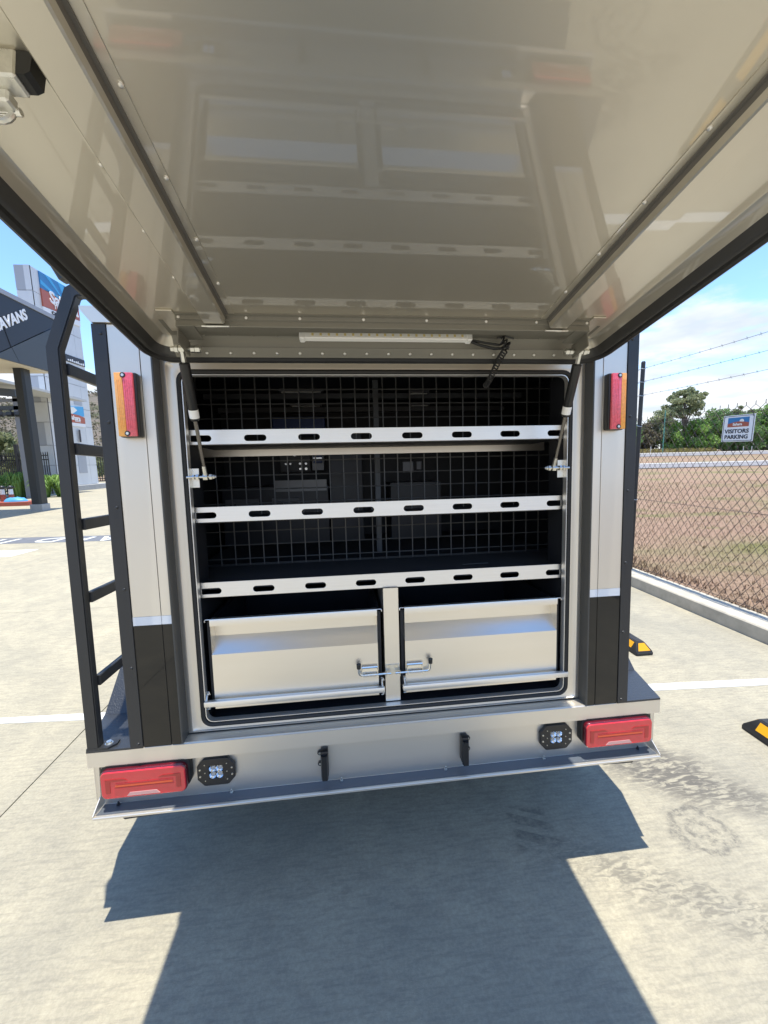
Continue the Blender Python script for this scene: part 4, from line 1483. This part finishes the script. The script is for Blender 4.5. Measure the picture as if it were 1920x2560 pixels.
for t_, zc in (('VISITORS', -0.030), ('PARKING', -0.088)):
    me = text_mesh(t_, 0.056, 0.0006, 0.0016)
    xs_ = [v.co.x for v in me.vertices]
    k_ = 0.250 / (max(xs_) - min(xs_)) * (1.0 if t_ == 'VISITORS' else 0.95)
    me.transform(T(-0.008, zc, 0.0034) @ Matrix.Diagonal((k_, 1.0, 1, 1)))
    sgn('sign_text', me, SIGNB)
for sx in (-1, 1):
    for sz in (-1, 1):
        c = Vector((sx * 0.145, sz * 0.118, 0.0))
        m = MB().tube([c + Vector((0, -.009, .004)), c + Vector((0.001, .0, .006)), c + Vector((0, .015 * sz, .004)), c + Vector((0, .02 * sz, -0.02))], 0.0022, 5)
        o = m.obj('cable_tie', PLASTIC, vs)
        o.data.transform(inv @ SG)

# ------------------------------------------------------------------ foliage helpers
def leaf_mat(name, c0, c1, sc=0.6):
    m = bpy.data.materials.new(name)
    m.use_nodes = True
    n, l = m.node_tree.nodes, m.node_tree.links
    b = n['Principled BSDF']
    b.inputs['Roughness'].default_value = 0.6
    b.inputs['Specular IOR Level'].default_value = 0.3
    g = n.new('ShaderNodeNewGeometry')
    t = n.new('ShaderNodeTexNoise')
    t.inputs['Scale'].default_value = sc
    t.inputs['Detail'].default_value = 5
    l.new(g.outputs['Position'], t.inputs['Vector'])
    r = n.new('ShaderNodeMix')
    r.data_type = 'RGBA'
    r.inputs[6].default_value = (*c0, 1)
    r.inputs[7].default_value = (*c1, 1)
    mr_ = n.new('ShaderNodeMapRange')
    mr_.inputs['From Min'].default_value = 0.32
    mr_.inputs['From Max'].default_value = 0.68
    l.new(t.outputs['Fac'], mr_.inputs['Value'])
    l.new(mr_.outputs[0], r.inputs[0])
    l.new(r.outputs[2], b.inputs['Base Color'])
    tr = n.new('ShaderNodeBsdfTranslucent')
    l.new(r.outputs[2], tr.inputs['Color'])
    ms_ = n.new('ShaderNodeMixShader')
    ms_.inputs[0].default_value = 0.4
    l.new(b.outputs[0], ms_.inputs[1])
    l.new(tr.outputs[0], ms_.inputs[2])
    l.new(ms_.outputs[0], n['Material Output'].inputs['Surface'])
    return m


LEAF = {'bright': leaf_mat('leaf_bright', (0.14, 0.27, 0.065), (0.31, 0.46, 0.12)),
        'dark': leaf_mat('leaf_dark', (0.115, 0.215, 0.08), (0.23, 0.35, 0.12)),
        'olive': leaf_mat('leaf_olive', (0.20, 0.235, 0.12), (0.36, 0.38, 0.21)),
        'dry': leaf_mat('leaf_dry', (0.12, 0.12, 0.07), (0.20, 0.17, 0.11)),
        'straw': leaf_mat('leaf_straw', (0.22, 0.21, 0.06), (0.33, 0.27, 0.12))}
BARK = M('bark', (0.13, 0.11, 0.09), 0.9, var=0.3, vs=3)
RG = random.Random(11)


def leaves(verts, faces, c, r, n, size, squash=0.8):
    for _ in range(n):
        while True:
            p = Vector((RG.uniform(-1, 1), RG.uniform(-1, 1), RG.uniform(-1, 1)))
            if p.length < 1:
                break
        p = Vector(c) + Vector((p.x * r, p.y * r, p.z * r * squash))
        a = Vector((RG.gauss(0, 1), RG.gauss(0, 1), RG.gauss(0, .7))).normalized()
        b = a.orthogonal().normalized()
        b.rotate(Matrix.Rotation(RG.uniform(0, 6.28), 3, a))
        c2 = a.cross(b)
        s1 = size * RG.uniform(.6, 1.3)
        s2 = s1 * RG.uniform(.45, .75)
        k = len(verts)
        verts.extend([p - b * s1, p - c2 * s2, p + b * s1, p + c2 * s2])
        faces.append((k, k + 1, k + 2, k + 3))


def tree(name, label, cat, loc, h, crown_r, crown_z, kind, clumps, per, leaf, group, open_=0.0, trunk_r=0.16, squash=0.8, spread=0.85):
    t = empty(name, label, cat, loc, group=group)
    clumps = int(clumps * 1.35)
    m = MB()
    m.tube([(0, 0, -0.3), (0.05 * h * .2, 0, h * .22), (RG.uniform(-.03, .03) * h, 0, h * .45), (RG.uniform(-.04, .04) * h, RG.uniform(-.04, .04) * h, h * .8)],
           [trunk_r * 1.3, trunk_r, trunk_r * .75, trunk_r * .2], 7)
    V, F = [], []
    for k in range(clumps):
        a = RG.uniform(0, 2 * PI)
        e = RG.uniform(-0.9, 1.0)
        rr = crown_r * math.sqrt(max(0.05, 1 - e * e)) * RG.uniform(0.35, 1.0) * spread
        c = Vector((rr * math.cos(a), rr * math.sin(a), crown_z + e * (h - crown_z) * 0.9))
        if c.z < 0.3:
            c.z = 0.3
        cr_ = crown_r * RG.uniform(0.24, 0.40) * (1 - open_ * .45)
        leaves(V, F, c, cr_, per, leaf, squash)
        if k % 3 == 0:
            st = Vector((0, 0, h * RG.uniform(.22, .5)))
            m.tube([st, st.lerp(c, .55) + Vector((0, 0, .08 * h)), c], [trunk_r * .4, trunk_r * .28, trunk_r * .08], 5)
    m.obj('trunk', BARK, t)
    me_ = bpy.data.meshes.new('crown')
    me_.from_pydata([tuple(v) for v in V], [], F)
    link('crown', me_, LEAF[kind], t, smooth=False)
    return t


def at(px, yd, base=None):
    """x for a pixel column (full-size photo) at ground distance yd"""
    dx = (px - 960) / 960.0
    d = fwd + right * dx + down * ((1135 - 1280) / 960.0)
    t = (yd + 1.4041) / d.y
    return -0.177 + d.x * t


# ------------------------------------------------------------------ right background: trees, poles
YT = 86.0
TG = 'trees beyond the far road'


def rt(px, h, cr, cz, kind, cl, per, lf, name, label, **k):
    if name == 'leafy_tree':
        h, cr, cz, cl = h * 1.14, cr * 1.2, cz * 1.05, int(cl * 1.3)
    x = at(px, YT + k.get('dy', 0))
    k.pop('dy', None) if 'dy' in k else None
    return tree(name, label, 'tree', (x, YT + RG.uniform(-1, 1), gz(x, YT) + 0.1), h, cr, cz, kind, cl, per, lf, TG, **k)


rt(1703, 15.2, 5.2, 11.6, 'olive', 46, 60, 0.34, 'gum_tree', 'tall open crowned tree standing above the others between fence post and sign', open_=0.9, trunk_r=0.30, squash=0.6)
rt(1652, 10.2, 3.6, 6.2, 'olive', 34, 76, 0.30, 'bushy_tree', 'olive green bushy tree just left of the tall open tree, by the green pole')
rt(1622, 7.0, 3.2, 3.6, 'dry', 26, 80, 0.28, 'dry_tree', 'thin grey brown tree beside the leaning dry scrub, nearest the fence post')
rt(1600, 6.2, 3.0, 3.2, 'dry', 26, 80, 0.28, 'dry_tree', 'low grey brown tree seen behind the fence post')
rt(1672, 6.8, 3.4, 3.3, 'bright', 32, 80, 0.28, 'leafy_tree', 'bright green leafy tree under the tall open tree on its left')
rt(1728, 6.6, 3.6, 3.0, 'bright', 32, 84, 0.28, 'leafy_tree', 'bright green leafy tree right of the tall tree trunk')
rt(1758, 8.8, 3.6, 4.8, 'dark', 34, 84, 0.30, 'leafy_tree', 'dark green tree between the tall open tree and the sign', dy=3)
rt(1780, 7.2, 3.4, 3.4, 'bright', 30, 84, 0.28, 'leafy_tree', 'bright green tree whose crown meets the lower left corner of the sign')
rt(1812, 8.2, 3.8, 4.2, 'dark', 34, 84, 0.30, 'leafy_tree', 'dark green tree directly behind the left half of the sign', dy=2)
rt(1838, 10.8, 3.4, 8.0, 'olive', 24, 80, 0.30, 'gum_tree', 'olive tree whose crown shows just above the sign', open_=0.7)
rt(1858, 7.6, 3.8, 3.8, 'dark', 32, 84, 0.30, 'leafy_tree', 'dark green tree directly behind the right half of the sign')
rt(1893, 9.4, 4.0, 5.0, 'bright', 36, 84, 0.30, 'leafy_tree', 'bright green tree right of the sign at the picture edge', dy=2)
rt(1925, 9.0, 4.2, 4.6, 'dark', 34, 84, 0.30, 'leafy_tree', 'dark green tree cut by the right edge of the picture')
rt(1965, 9.6, 4.4, 5.0, 'bright', 30, 76, 0.30, 'leafy_tree', 'bright green tree past the right edge of the picture')
rt(2010, 9.0, 4.4, 4.8, 'dark', 30, 76, 0.30, 'leafy_tree', 'dark green tree farthest right in the row beyond the road')
for dpx in (1500, 1555):
    rt(dpx, 7.0, 3.8, 3.6, 'dark', 22, 90, 0.34, 'leafy_tree', ('dark green roadside tree hidden farthest left behind the trailer' if dpx == 1500 else 'dark green roadside tree hidden behind the trailer beside the fence post'))
# low straw coloured scrub at the foot of the trees
V, F = [], []
for k in range(150):
    px = RG.uniform(1560, 1780)
    yd = RG.uniform(79.5, 83.5)
    x = at(px, yd)
    leaves(V, F, (x, yd, gz(x, yd) + 0.5), 0.95, 26, 0.16, 0.6)
me = bpy.data.meshes.new('roadside_scrub')
me.from_pydata([tuple(v) for v in V], [], F)
tag(link('roadside_scrub', me, LEAF['straw'], smooth=False), kind='stuff')
GREENP = M('green_pole_paint', (0.10, 0.30, 0.22), 0.5)
xg = at(1656, 80)
gp = MB().cyl((xg, 80, gz(xg, 80)), (xg, 80, gz(xg, 80) + 9.4), 0.13, 0.10, n=10).sphere((xg, 80, gz(xg, 80) + 9.4), 0.12).obj('pole', GREENP)
tag(gp, 'tall slim green pole in front of the roadside trees', 'pole')
GP = M('guide_post_white', (0.70, 0.70, 0.66), 0.5)
for px, yd, lab in ((1626, 79, 'white guide post standing in dry grass near the fence post'), (1857, 79, 'left white guide post below the sign'), (1878, 79, 'right white guide post below the sign')):
    xg = at(px, yd)
    zg = gz(xg, yd) + .1
    gpo = empty('guide_post', lab, 'post', (xg, yd, zg), group='guide posts along the far road')
    MB().box(-.07, .07, -.03, .03, -.2, 1.15 if px != 1626 else 1.6, b=.01).obj('post', GP, gpo)
    MB().box(-.04, .04, -.036, -.030, .85, 1.0).obj('reflector', BRICK, gpo, smooth=False)

# field grass close to the fence
V, F = [], []
for k in range(26000):
    y = 0.8 + 16 * RG.random() ** 1.6
    x = 4.0 + (y * 0.9 + 3.0) * RG.random()
    d = 1.0
    z0 = gz(x, y) + 0.095
    hh = RG.uniform(0.018, 0.055)
    a = RG.uniform(0, 6.28)
    wv_ = 0.006 + 0.0008 * y
    ln = RG.uniform(0.3, 1.4) * hh
    q_ = len(V)
    V.extend([(x - wv_ * math.sin(a), y + wv_ * math.cos(a), z0), (x + wv_ * math.sin(a), y - wv_ * math.cos(a), z0), (x + ln * math.cos(a), y + ln * math.sin(a), z0 + hh)])
    F.append((q_, q_ + 1, q_ + 2))
for k in range(5200):
    y = 0.6 + 14 * RG.random() ** 1.5
    x = 3.99 + 0.45 * RG.random() ** 2
    if mnoise.noise((x * 2.5, y * 1.3, 2.2)) < -0.05:
        continue
    z0 = 0.095
    hh = RG.uniform(0.03, 0.12)
    a = RG.uniform(0, 6.28)
    wv_ = 0.006 + 0.0006 * y
    ln = RG.uniform(0.2, 1.0) * hh
    q_ = len(V)
    V.extend([(x - wv_ * math.sin(a), y + wv_ * math.cos(a), z0), (x + wv_ * math.sin(a), y - wv_ * math.cos(a), z0), (x + ln * math.cos(a), y + ln * math.sin(a), z0 + hh)])
    F.append((q_, q_ + 1, q_ + 2))
me = bpy.data.meshes.new('field_grass')
me.from_pydata(V, [], F)
tag(link('field_grass', me, DRYGRASS, smooth=False), kind='stuff')

# ------------------------------------------------------------------ left: canopy, pillar, pylon, palisade, shrubs
FASC = M('dark_slate_fascia', (0.014, 0.019, 0.029), 0.45)
FASC2 = M('grey_slate_fascia', (0.052, 0.063, 0.072), 0.5)
SOFF = M('cream_soffit', (0.62, 0.55, 0.42), 0.7)
CAPM = M('canopy_capping', (0.30, 0.32, 0.36), 0.5)
PILM = M('charcoal_pillar', (0.018, 0.021, 0.022), 0.5)
FOOT = M('pillar_footing', (0.36, 0.36, 0.35), 0.85, var=.1, vs=4)
CX = -12.4
can = empty('entrance_canopy', 'dark slate entrance canopy with angular fascia lettered in white on charcoal pillars', 'canopy', (CX, 15, 0))


def C(name, mb, mat, **k):
    o = mb.obj(name, mat, can, **k)
    o.data.transform(T(-CX, -15, 0))
    return o


tip_y = 18.05
C('upper_fascia', MB().prism([(2.0, 8.20), (2.0, -0.2 + 6.0 - 7.6 + 0.0 + 0.0 + 0.0 + 0.0 + 0.0 + 0.0 + 0.0 + 0.0 + 0.0 + 7.6)] [:1] + [(tip_y, 8.16), (14.6, 6.01), (14.2, 5.78), (2.0, 5.78)], 'x', CX - 0.12, CX), FASC, smooth=False)
C('lower_fascia', MB().prism([(14.22, 5.78), (17.05, 5.86), (tip_y + .03, 8.13), (14.62, 5.99)], 'x', CX - 0.10, CX + 0.012), FASC2, smooth=False)
C('capping', MB().prism([(2.0, 8.21), (tip_y + .05, 8.17), (tip_y + .05, 8.34), (2.0, 8.38)], 'x', CX - 0.25, CX + 0.04), CAPM, smooth=False)
C('end_fascia', MB().prism([(CX - .12, 8.2), (CX - 9, 8.2), (CX - 9, 5.85), (CX - .12, 5.85)], 'y', 17.0, 17.12), FASC2, smooth=False)
C('soffit', MB().box(CX - 9, CX - 0.05, 2.0, 17.0, 5.78, 5.85), SOFF, smooth=False)
C('roof_deck', MB().box(CX - 9, CX - 0.13, 2.0, 17.0, 8.0, 8.15), CAPM, smooth=False)
me = text_mesh('CARAVANS', 0.50, 0.012, 0.018, 'RIGHT', 1.02)
dirv = Vector((0, 1, 0.63)).normalized()
upv = Vector((0, -0.63 * .45, 1)).normalized()
nrm = dirv.cross(upv)
mt = Matrix(((dirv.x, upv.x, 1, CX + 0.02), (dirv.y, upv.y, 0, 16.08), (dirv.z, upv.z, 0, 7.83), (0, 0, 0, 1)))
me.transform(mt)
o = link('lettering', me, WHITEVINYL, can, smooth=False)
o.data.transform(T(-CX, -15, 0))
# joint lines in the fascia
C('panel_joint', MB().prism([(14.92, 6.95), (14.95, 6.95), (15.13, 6.37), (15.43, 5.84), (15.40, 5.84), (15.10, 6.37)], 'x', CX + 0.001, CX + 0.0145), DARK, smooth=False)
for (px_, py_) in ((-12.95, 16.2), (-12.95, 6.0), (-20.4, 16.2), (-20.4, 6.0)):
    m = MB()
    r2 = 0.27
    m.prism([(px_ - .16, py_ - .19), (px_ + .13, py_ - .21), (px_ + .20, py_ - .14), (px_ + .18, py_ + .20), (px_ - .18, py_ + .20)], 'z', 0.30, 5.79)
    C('pillar', m, PILM, smooth=False)
    C('pillar_footing', MB().box(px_ - .22, px_ + .25, py_ - .24, py_ + .22, -0.02, 0.30, b=0.01), FOOT, smooth=False)
# deeper roof beams seen under the soffit
back = empty('carport_roof', 'grey steel carport roof with sloping beams seen under the dark canopy', 'roof', (-22, 24, 0))
STEEL = M('grey_steel', (0.20, 0.21, 0.23), 0.5)
PALE = M('pale_roof_sheet', (0.50, 0.50, 0.48), 0.6)


def B(name, mb, mat, **k):
    o = mb.obj(name, mat, back, **k)
    o.data.transform(T(22, -24, 0))
    return o


B('roof_sheet', MB().prism([(-30, 8.0), (-18.8, 6.75), (-18.8, 6.6), (-30, 7.6)], 'y', 22, 30), PALE, smooth=False)
B('beam', MB().prism([(-30, 7.4), (-18.8, 6.35), (-18.8, 5.95), (-30, 6.9)], 'y', 23.6, 23.9), FASC2, smooth=False)
B('beam', MB().box(-30, -18.9, 24.0, 24.2, 5.72, 5.90), STEEL, smooth=False)
B('beam', MB().box(-30, -18.9, 24.0, 24.2, 5.25, 5.48), FASC2, smooth=False)
B('column', MB().box(-19.3, -19.0, 24.0, 24.3, 0, 6.4), STEEL, smooth=False)
B('column', MB().box(-29.3, -29.0, 24.0, 24.3, 0, 6.6), STEEL, smooth=False)
for k, x_ in enumerate((-19.95, -19.45, -18.98)):
    fl = empty('floodlight', ('left', 'middle', 'right')[k] + ' one of three black floodlights hung under the carport beam', 'lamp', (x_, 23.95, 5.24), group='floodlights under the carport beam')
    MB().box(-.03, .03, -.03, .03, -.14, .02).obj('bracket', BLACKPC, fl, smooth=False)
    MB().prism([(-.16, -.12), (.10, -.14), (.16, -.28), (-.06, -.40), (-.18, -.30)], 'x', -.15, .15).obj('head', BLACKPC, fl, smooth=False)

# pylon sign: two narrow walls of grey panels with openings and sign faces between
PYL = M('pylon_panel', (0.60, 0.62, 0.63), 0.45, 0.1, var=.05, vs=.6)
PYLD = M('pylon_dark_panel', (0.36, 0.38, 0.41), 0.5)  # darker grey for the core, alternate cladding and window panels
FACEX = -21.0
py = empty('pylon_sign', 'tall grey panelled pylon sign with blue and red sign face behind the canopy', 'pylon sign', (-21.5, 31.3, 0))


def Y_(name, me_or_mb, mat):
    o = me_or_mb.obj(name, mat, py, smooth=False) if isinstance(me_or_mb, MB) else link(name, me_or_mb, mat, py, smooth=False)
    o.data.transform(T(21.5, -31.3, 0))
    return o


Y_('plinth', MB().box(-22.35, -20.6, 28.7, 34.6, -.05, 0.42, b=.02), FOOT)
Y_('core', MB().box(-21.95, -21.06, 29.36, 33.9, 0.42, 15.55), PYLD)
# cladding panels on the near narrow face
zz_ = [0.43, 2.0, 3.45, 5.1, 6.5, 8.3, 10.2, 12.2, 14.0, 15.65]
for k, (a, b_) in enumerate(zip(zz_[:-1], zz_[1:])):
    Y_('panel', MB().box(-22.0, -21.40, 29.28, 29.35, a + .02, b_ - .02), PYL if k % 2 else PYLD)
    Y_('panel', MB().box(-21.38, -21.0, 29.25, 29.35, a + .02, b_ - .02), PYL)
# cladding on the long face
for (ya, yb) in ((29.27, 31.0), (31.02, 33.1), (33.12, 34.0)):
    for (a, b_) in zip(zz_[:-1], zz_[1:]):
        Y_('panel', MB().box(-21.05, FACEX, ya, yb, a + .015, b_ - .015), PYL)
Y_('window_panel', MB().box(-21.0, FACEX + .03, 31.75, 32.72, 1.36, 2.95), PYLD)
Y_('window_panel', MB().box(-21.0, FACEX + .03, 32.1, 33.0, 6.75, 7.36), PYLD)


def face(pts, lift, th=0.03):
    return MB().prism(pts, 'x', FACEX + .005, FACEX + .005 + lift + th)


Y_('sign_sky', face([(30.02, 14.42), (33.95, 15.0), (33.95, 15.72), (30.02, 15.60)], .04), SKYB)
for k, (a, b_) in enumerate((((30.03, 15.05), (30.03, 14.75)), ((30.5, 15.6), (31.0, 15.6)), ((31.8, 15.65), (32.4, 15.66)))):
    Y_('sign_ray', face([a, b_, (32.6, 14.25)], .055), SKYB2)
Y_('sign_desert', face([(30.0, 13.25), (33.95, 13.6), (33.95, 14.6), (32.5, 14.32), (31.3, 14.42), (30.0, 14.45)], .065), BRICK)
XF = Matrix(((0, 0, 1, FACEX + .12), (1, 0, 0, 0), (0, 1, 0, 0), (0, 0, 0, 1)))
me = text_mesh('Sahara', 1.15, .02, .03, 'LEFT')
me.transform(T(0, 30.72, 14.15) @ XF)
Y_('lettering', me, WHITEVINYL)
me = text_mesh('TRAVEL', 0.42, .02, .012, 'LEFT', 1.2)
me.transform(T(0, 31.05, 13.62) @ XF)
Y_('lettering', me, WHITEVINYL)
Y_('sign_white', face([(30.0, 12.80), (33.95, 13.15), (33.95, 13.58), (30.0, 13.23)], .05), WHITEVINYL)
me = text_mesh('CAMPERS', 0.34, .02, .008, 'LEFT', 1.1)
me.transform(T(0, 30.75, 13.08) @ XF)
Y_('lettering', me, SIGNB)
Y_('dark_strip', face([(31.3, 9.95), (33.95, 10.0), (33.95, 10.52), (31.3, 10.45)], .03), FASC)
for k in range(9):
    yk = 31.9 + .22 * k
    Y_('strip_mark', face([(yk, 10.03), (yk + .14, 10.03), (yk + .14, 10.14 + .05 * (k % 3)), (yk, 10.14)], .05), WHITEVINYL)
Y_('small_sign_sky', face([(31.35, 5.6), (33.05, 5.92), (33.05, 6.68), (31.35, 6.48)], .04), SKYB2)
Y_('small_sign_glow', face([(31.4, 5.85), (32.0, 6.15), (32.25, 6.30), (31.9, 6.5), (31.4, 6.45)], .05), SUNW)
Y_('small_sign_desert', face([(31.3, 5.30), (33.05, 5.33), (33.05, 5.80), (32.4, 5.94), (31.3, 5.98)], .06), BRICK)
me = text_mesh('Sahara', 0.46, .01, .012, 'RIGHT')
me.transform(T(0, 32.45, 5.66) @ XF)
Y_('lettering', me, WHITEVINYL)
me = text_mesh('TRAVEL', 0.16, .01, .006, 'RIGHT', 1.3)
me.transform(T(0, 32.45, 5.44) @ XF)
Y_('lettering', me, WHITEVINYL)
Y_('small_sign_white', face([(31.3, 5.04), (33.05, 5.05), (33.05, 5.32), (31.3, 5.29)], .045), WHITEVINYL)
me = text_mesh('1', 1.35, .01, .03)
me.transform(T(0, 32.15, 4.25) @ XF)
Y_('numeral', me, SIGNB)

# palisade fence
pf = empty('palisade_fence', 'black steel palisade fence with pointed pales below the dry hill', 'fence', (-20.5, 26, 0))
PALB = M('palisade_black', (0.014, 0.014, 0.014), 0.5)


def pale_mesh(h):
    return MB().prism([(-.022, 0.12), (.022, .12), (.022, h - .06), (0, h), (-.022, h - .06)], 'y', -.015, .015)


p0 = Vector((-33.5, 27.4))
p1 = Vector((-18.9, 25.6))
n_p = 104
first = pale_mesh(2.85).obj('pale', PALB, pf, smooth=False)
first.location = (p0.x + 20.5, p0.y - 26, 0)
for k in range(1, n_p + 1):
    q_ = p0.lerp(p1, k / n_p)
    share(first, 'pale', pf, T(q_.x + 20.5, q_.y - 26, 0))
for z_ in (0.35, 2.35, 2.62):
    MB().tube([(p0.x + 20.5, p0.y - 26 + .03, z_), (p1.x + 20.5, p1.y - 26 + .03, z_)], .03, 4).obj('rail', PALB, pf, smooth=False)
for t in (0, .29, .577, .865):
    q_ = p0.lerp(p1, t)
    MB().box(q_.x + 20.5 - .09, q_.x + 20.5 + .09, q_.y - 26 - .09, q_.y - 26 + .09, 0, 3.35).obj('post', PALB, pf, smooth=False)
gate = empty('palisade_gate', 'black slatted steel gate standing beyond the pylon foot', 'gate', (-26, 44.8, 0))
for z_ in (0.25, 0.5, 3.6):
    MB().box(-4.5, 5.5, -.03, .03, z_, z_ + .10).obj('rail', PALB, gate, smooth=False)
g0 = MB().box(-.03, .03, -.02, .02, 0.26, 3.75).obj('pale', PALB, gate, smooth=False)
g0.location = (-4.5, 0, 0)
for k in range(1, 42):
    share(g0, 'pale', gate, T(-4.5 + .24 * k, 0, 0))

# strappy shrubs in front of the palisade
def strappy(loc, r_, h_, n_, label):
    t = empty('strappy_shrub', label, 'shrub', loc, group='strappy shrubs under the palisade fence')
    V, F = [], []
    for k in range(n_):
        a = RG.uniform(0, 6.28)
        r0 = r_ * .35 * RG.random()
        r1 = r_ * RG.uniform(.3, 1.1)
        hh = h_ * RG.uniform(.55, 1.1)
        d = Vector((math.cos(a), math.sin(a), 0))
        s_ = Vector((-d.y, d.x, 0)) * .03
        b0, b1, b2 = d * r0, d * (r0 + (r1 - r0) * .5) + Vector((0, 0, hh)), d * r1 + Vector((0, 0, hh * .72))
        q_ = len(V)
        V.extend([b0 - s_, b0 + s_, b1 - s_, b1 + s_, b2])
        F.extend([(q_, q_ + 1, q_ + 3, q_ + 2), (q_ + 2, q_ + 3, q_ + 4)])
    me_ = bpy.data.meshes.new('foliage')
    me_.from_pydata([tuple(v) for v in V], [], F)
    link('foliage', me_, LEAF['bright'], t, smooth=False)
    MB().cyl((0, 0, -.05), (0, 0, .3), .09, n=7).obj('stem', BARK, t)
    return t


for k, (x_, y_, r_, h_) in enumerate(((-22.8, 24.6, 1.0, 1.25), (-21.3, 24.5, 1.0, 1.35), (-19.9, 24.4, 1.0, 1.5), (-18.7, 24.5, 0.95, 1.3), (-17.9, 25.0, 0.9, 1.3))):
    strappy((x_, y_, 0), r_, h_, 240, ('strappy green shrub farthest left under the palisade fence', 'strappy green shrub second from the left under the palisade fence', 'strappy green shrub left of the charcoal pillar, by the grey steel column',
                                       'strappy green shrub mostly hidden behind the charcoal pillar', 'strappy green shrub between the charcoal pillar and the pylon foot')[k])
# trees behind the palisade
for k, (x_, y_, h_, kd, lab) in enumerate(((-31.5, 34, 4.6, 'olive', 'olive green bush behind the left end of the palisade fence'), (-27.6, 33.5, 4.6, 'olive', 'olive green bush behind the palisade fence left of the charcoal pillar'),
                                            (-24.2, 35, 5.0, 'bright', 'green bush behind the palisade fence right of the charcoal pillar'), (-32, 52, 4.2, 'olive', 'olive bush behind the gate beyond the pylon'))):
    tree('roadside_bush', lab, 'bush', (x_, y_, 0), h_, 2.0, h_ * .55, kd, 22, 90, .18, 'bushes behind the palisade fence')

# red kerb rack with bottles and a blue tarp under the canopy
RED = M('faded_red_paint', (0.36, 0.085, 0.055), 0.6, var=.1, vs=4)
tag(MB().box(-19.5, -15.45, 18.95, 19.75, 0, 0.20, b=.02).obj('red_plinth', RED), 'low faded red plinth on the pavement beside the charcoal pillar', 'plinth')
BLUET = M('blue_tarp', (0.08, 0.33, 0.62), 0.5)
m = MB()
t = bmesh.new()
bmesh.ops.create_icosphere(t, subdivisions=3, radius=1)
for v in t.verts:
    v.co = Vector((v.co.x * .52, v.co.y * .30, max(0, v.co.z) * .20 * (1 + .5 * mnoise.noise(v.co * 3))))
m.add(t, T(-16.25, 19.3, .195))
tag(m.obj('blue_tarp', BLUET, angle=70), 'crumpled blue tarp lying on the red plinth', 'tarp')
for k, x_ in enumerate((-17.45, -17.0, -16.62)):
    e_ = empty('jack_stand', ('left', 'middle', 'right')[k] + ' one of three red and white stands with black heads on the red plinth', 'stand', (x_, 19.55, .20), group='small red and white stands on the red plinth')
    MB().cyl((0, 0, 0), (0, 0, .34), .11, .10).obj('base', RED, e_)
    MB().cyl((0, 0, .34), (0, 0, .60), .09, .085).obj('sleeve', WHITEVINYL, e_)
    MB().sphere((0, 0, .68), .12, (1, 1, .9)).box(-.03, .2, -.03, .03, .66, .72).obj('head', BLACKPC, e_)

# scrub over the hill
V, F = [], []


def hill_z(x, y):
    t = max(0.0, min(1.0, (y - 110) / 170))
    e1 = max(0.0, min(1.0, (120 - x) / 120))
    h = 47 * (t * t * (3 - 2 * t)) * e1
    h *= 1 + 0.16 * mnoise.noise((x * .012, y * .012, 1))
    h += 2.0 * mnoise.noise((x * .05, y * .05, 4)) * t * e1
    return h - 0.4


for k in range(5200):
    y = RG.uniform(112, 300)
    x = -RG.uniform(0.25, 1.25) * y
    if mnoise.noise((x * .03, y * .03, 9)) < -0.15 and RG.random() < .6:
        continue
    leaves(V, F, (x, y, hill_z(x, y) + 1.0), RG.uniform(.9, 1.9), 7, 0.55, 0.9)
me = bpy.data.meshes.new('hill_scrub')
me.from_pydata([tuple(v) for v in V], [], F)
tag(link('hill_scrub', me, LEAF['dry'], smooth=False), kind='stuff')
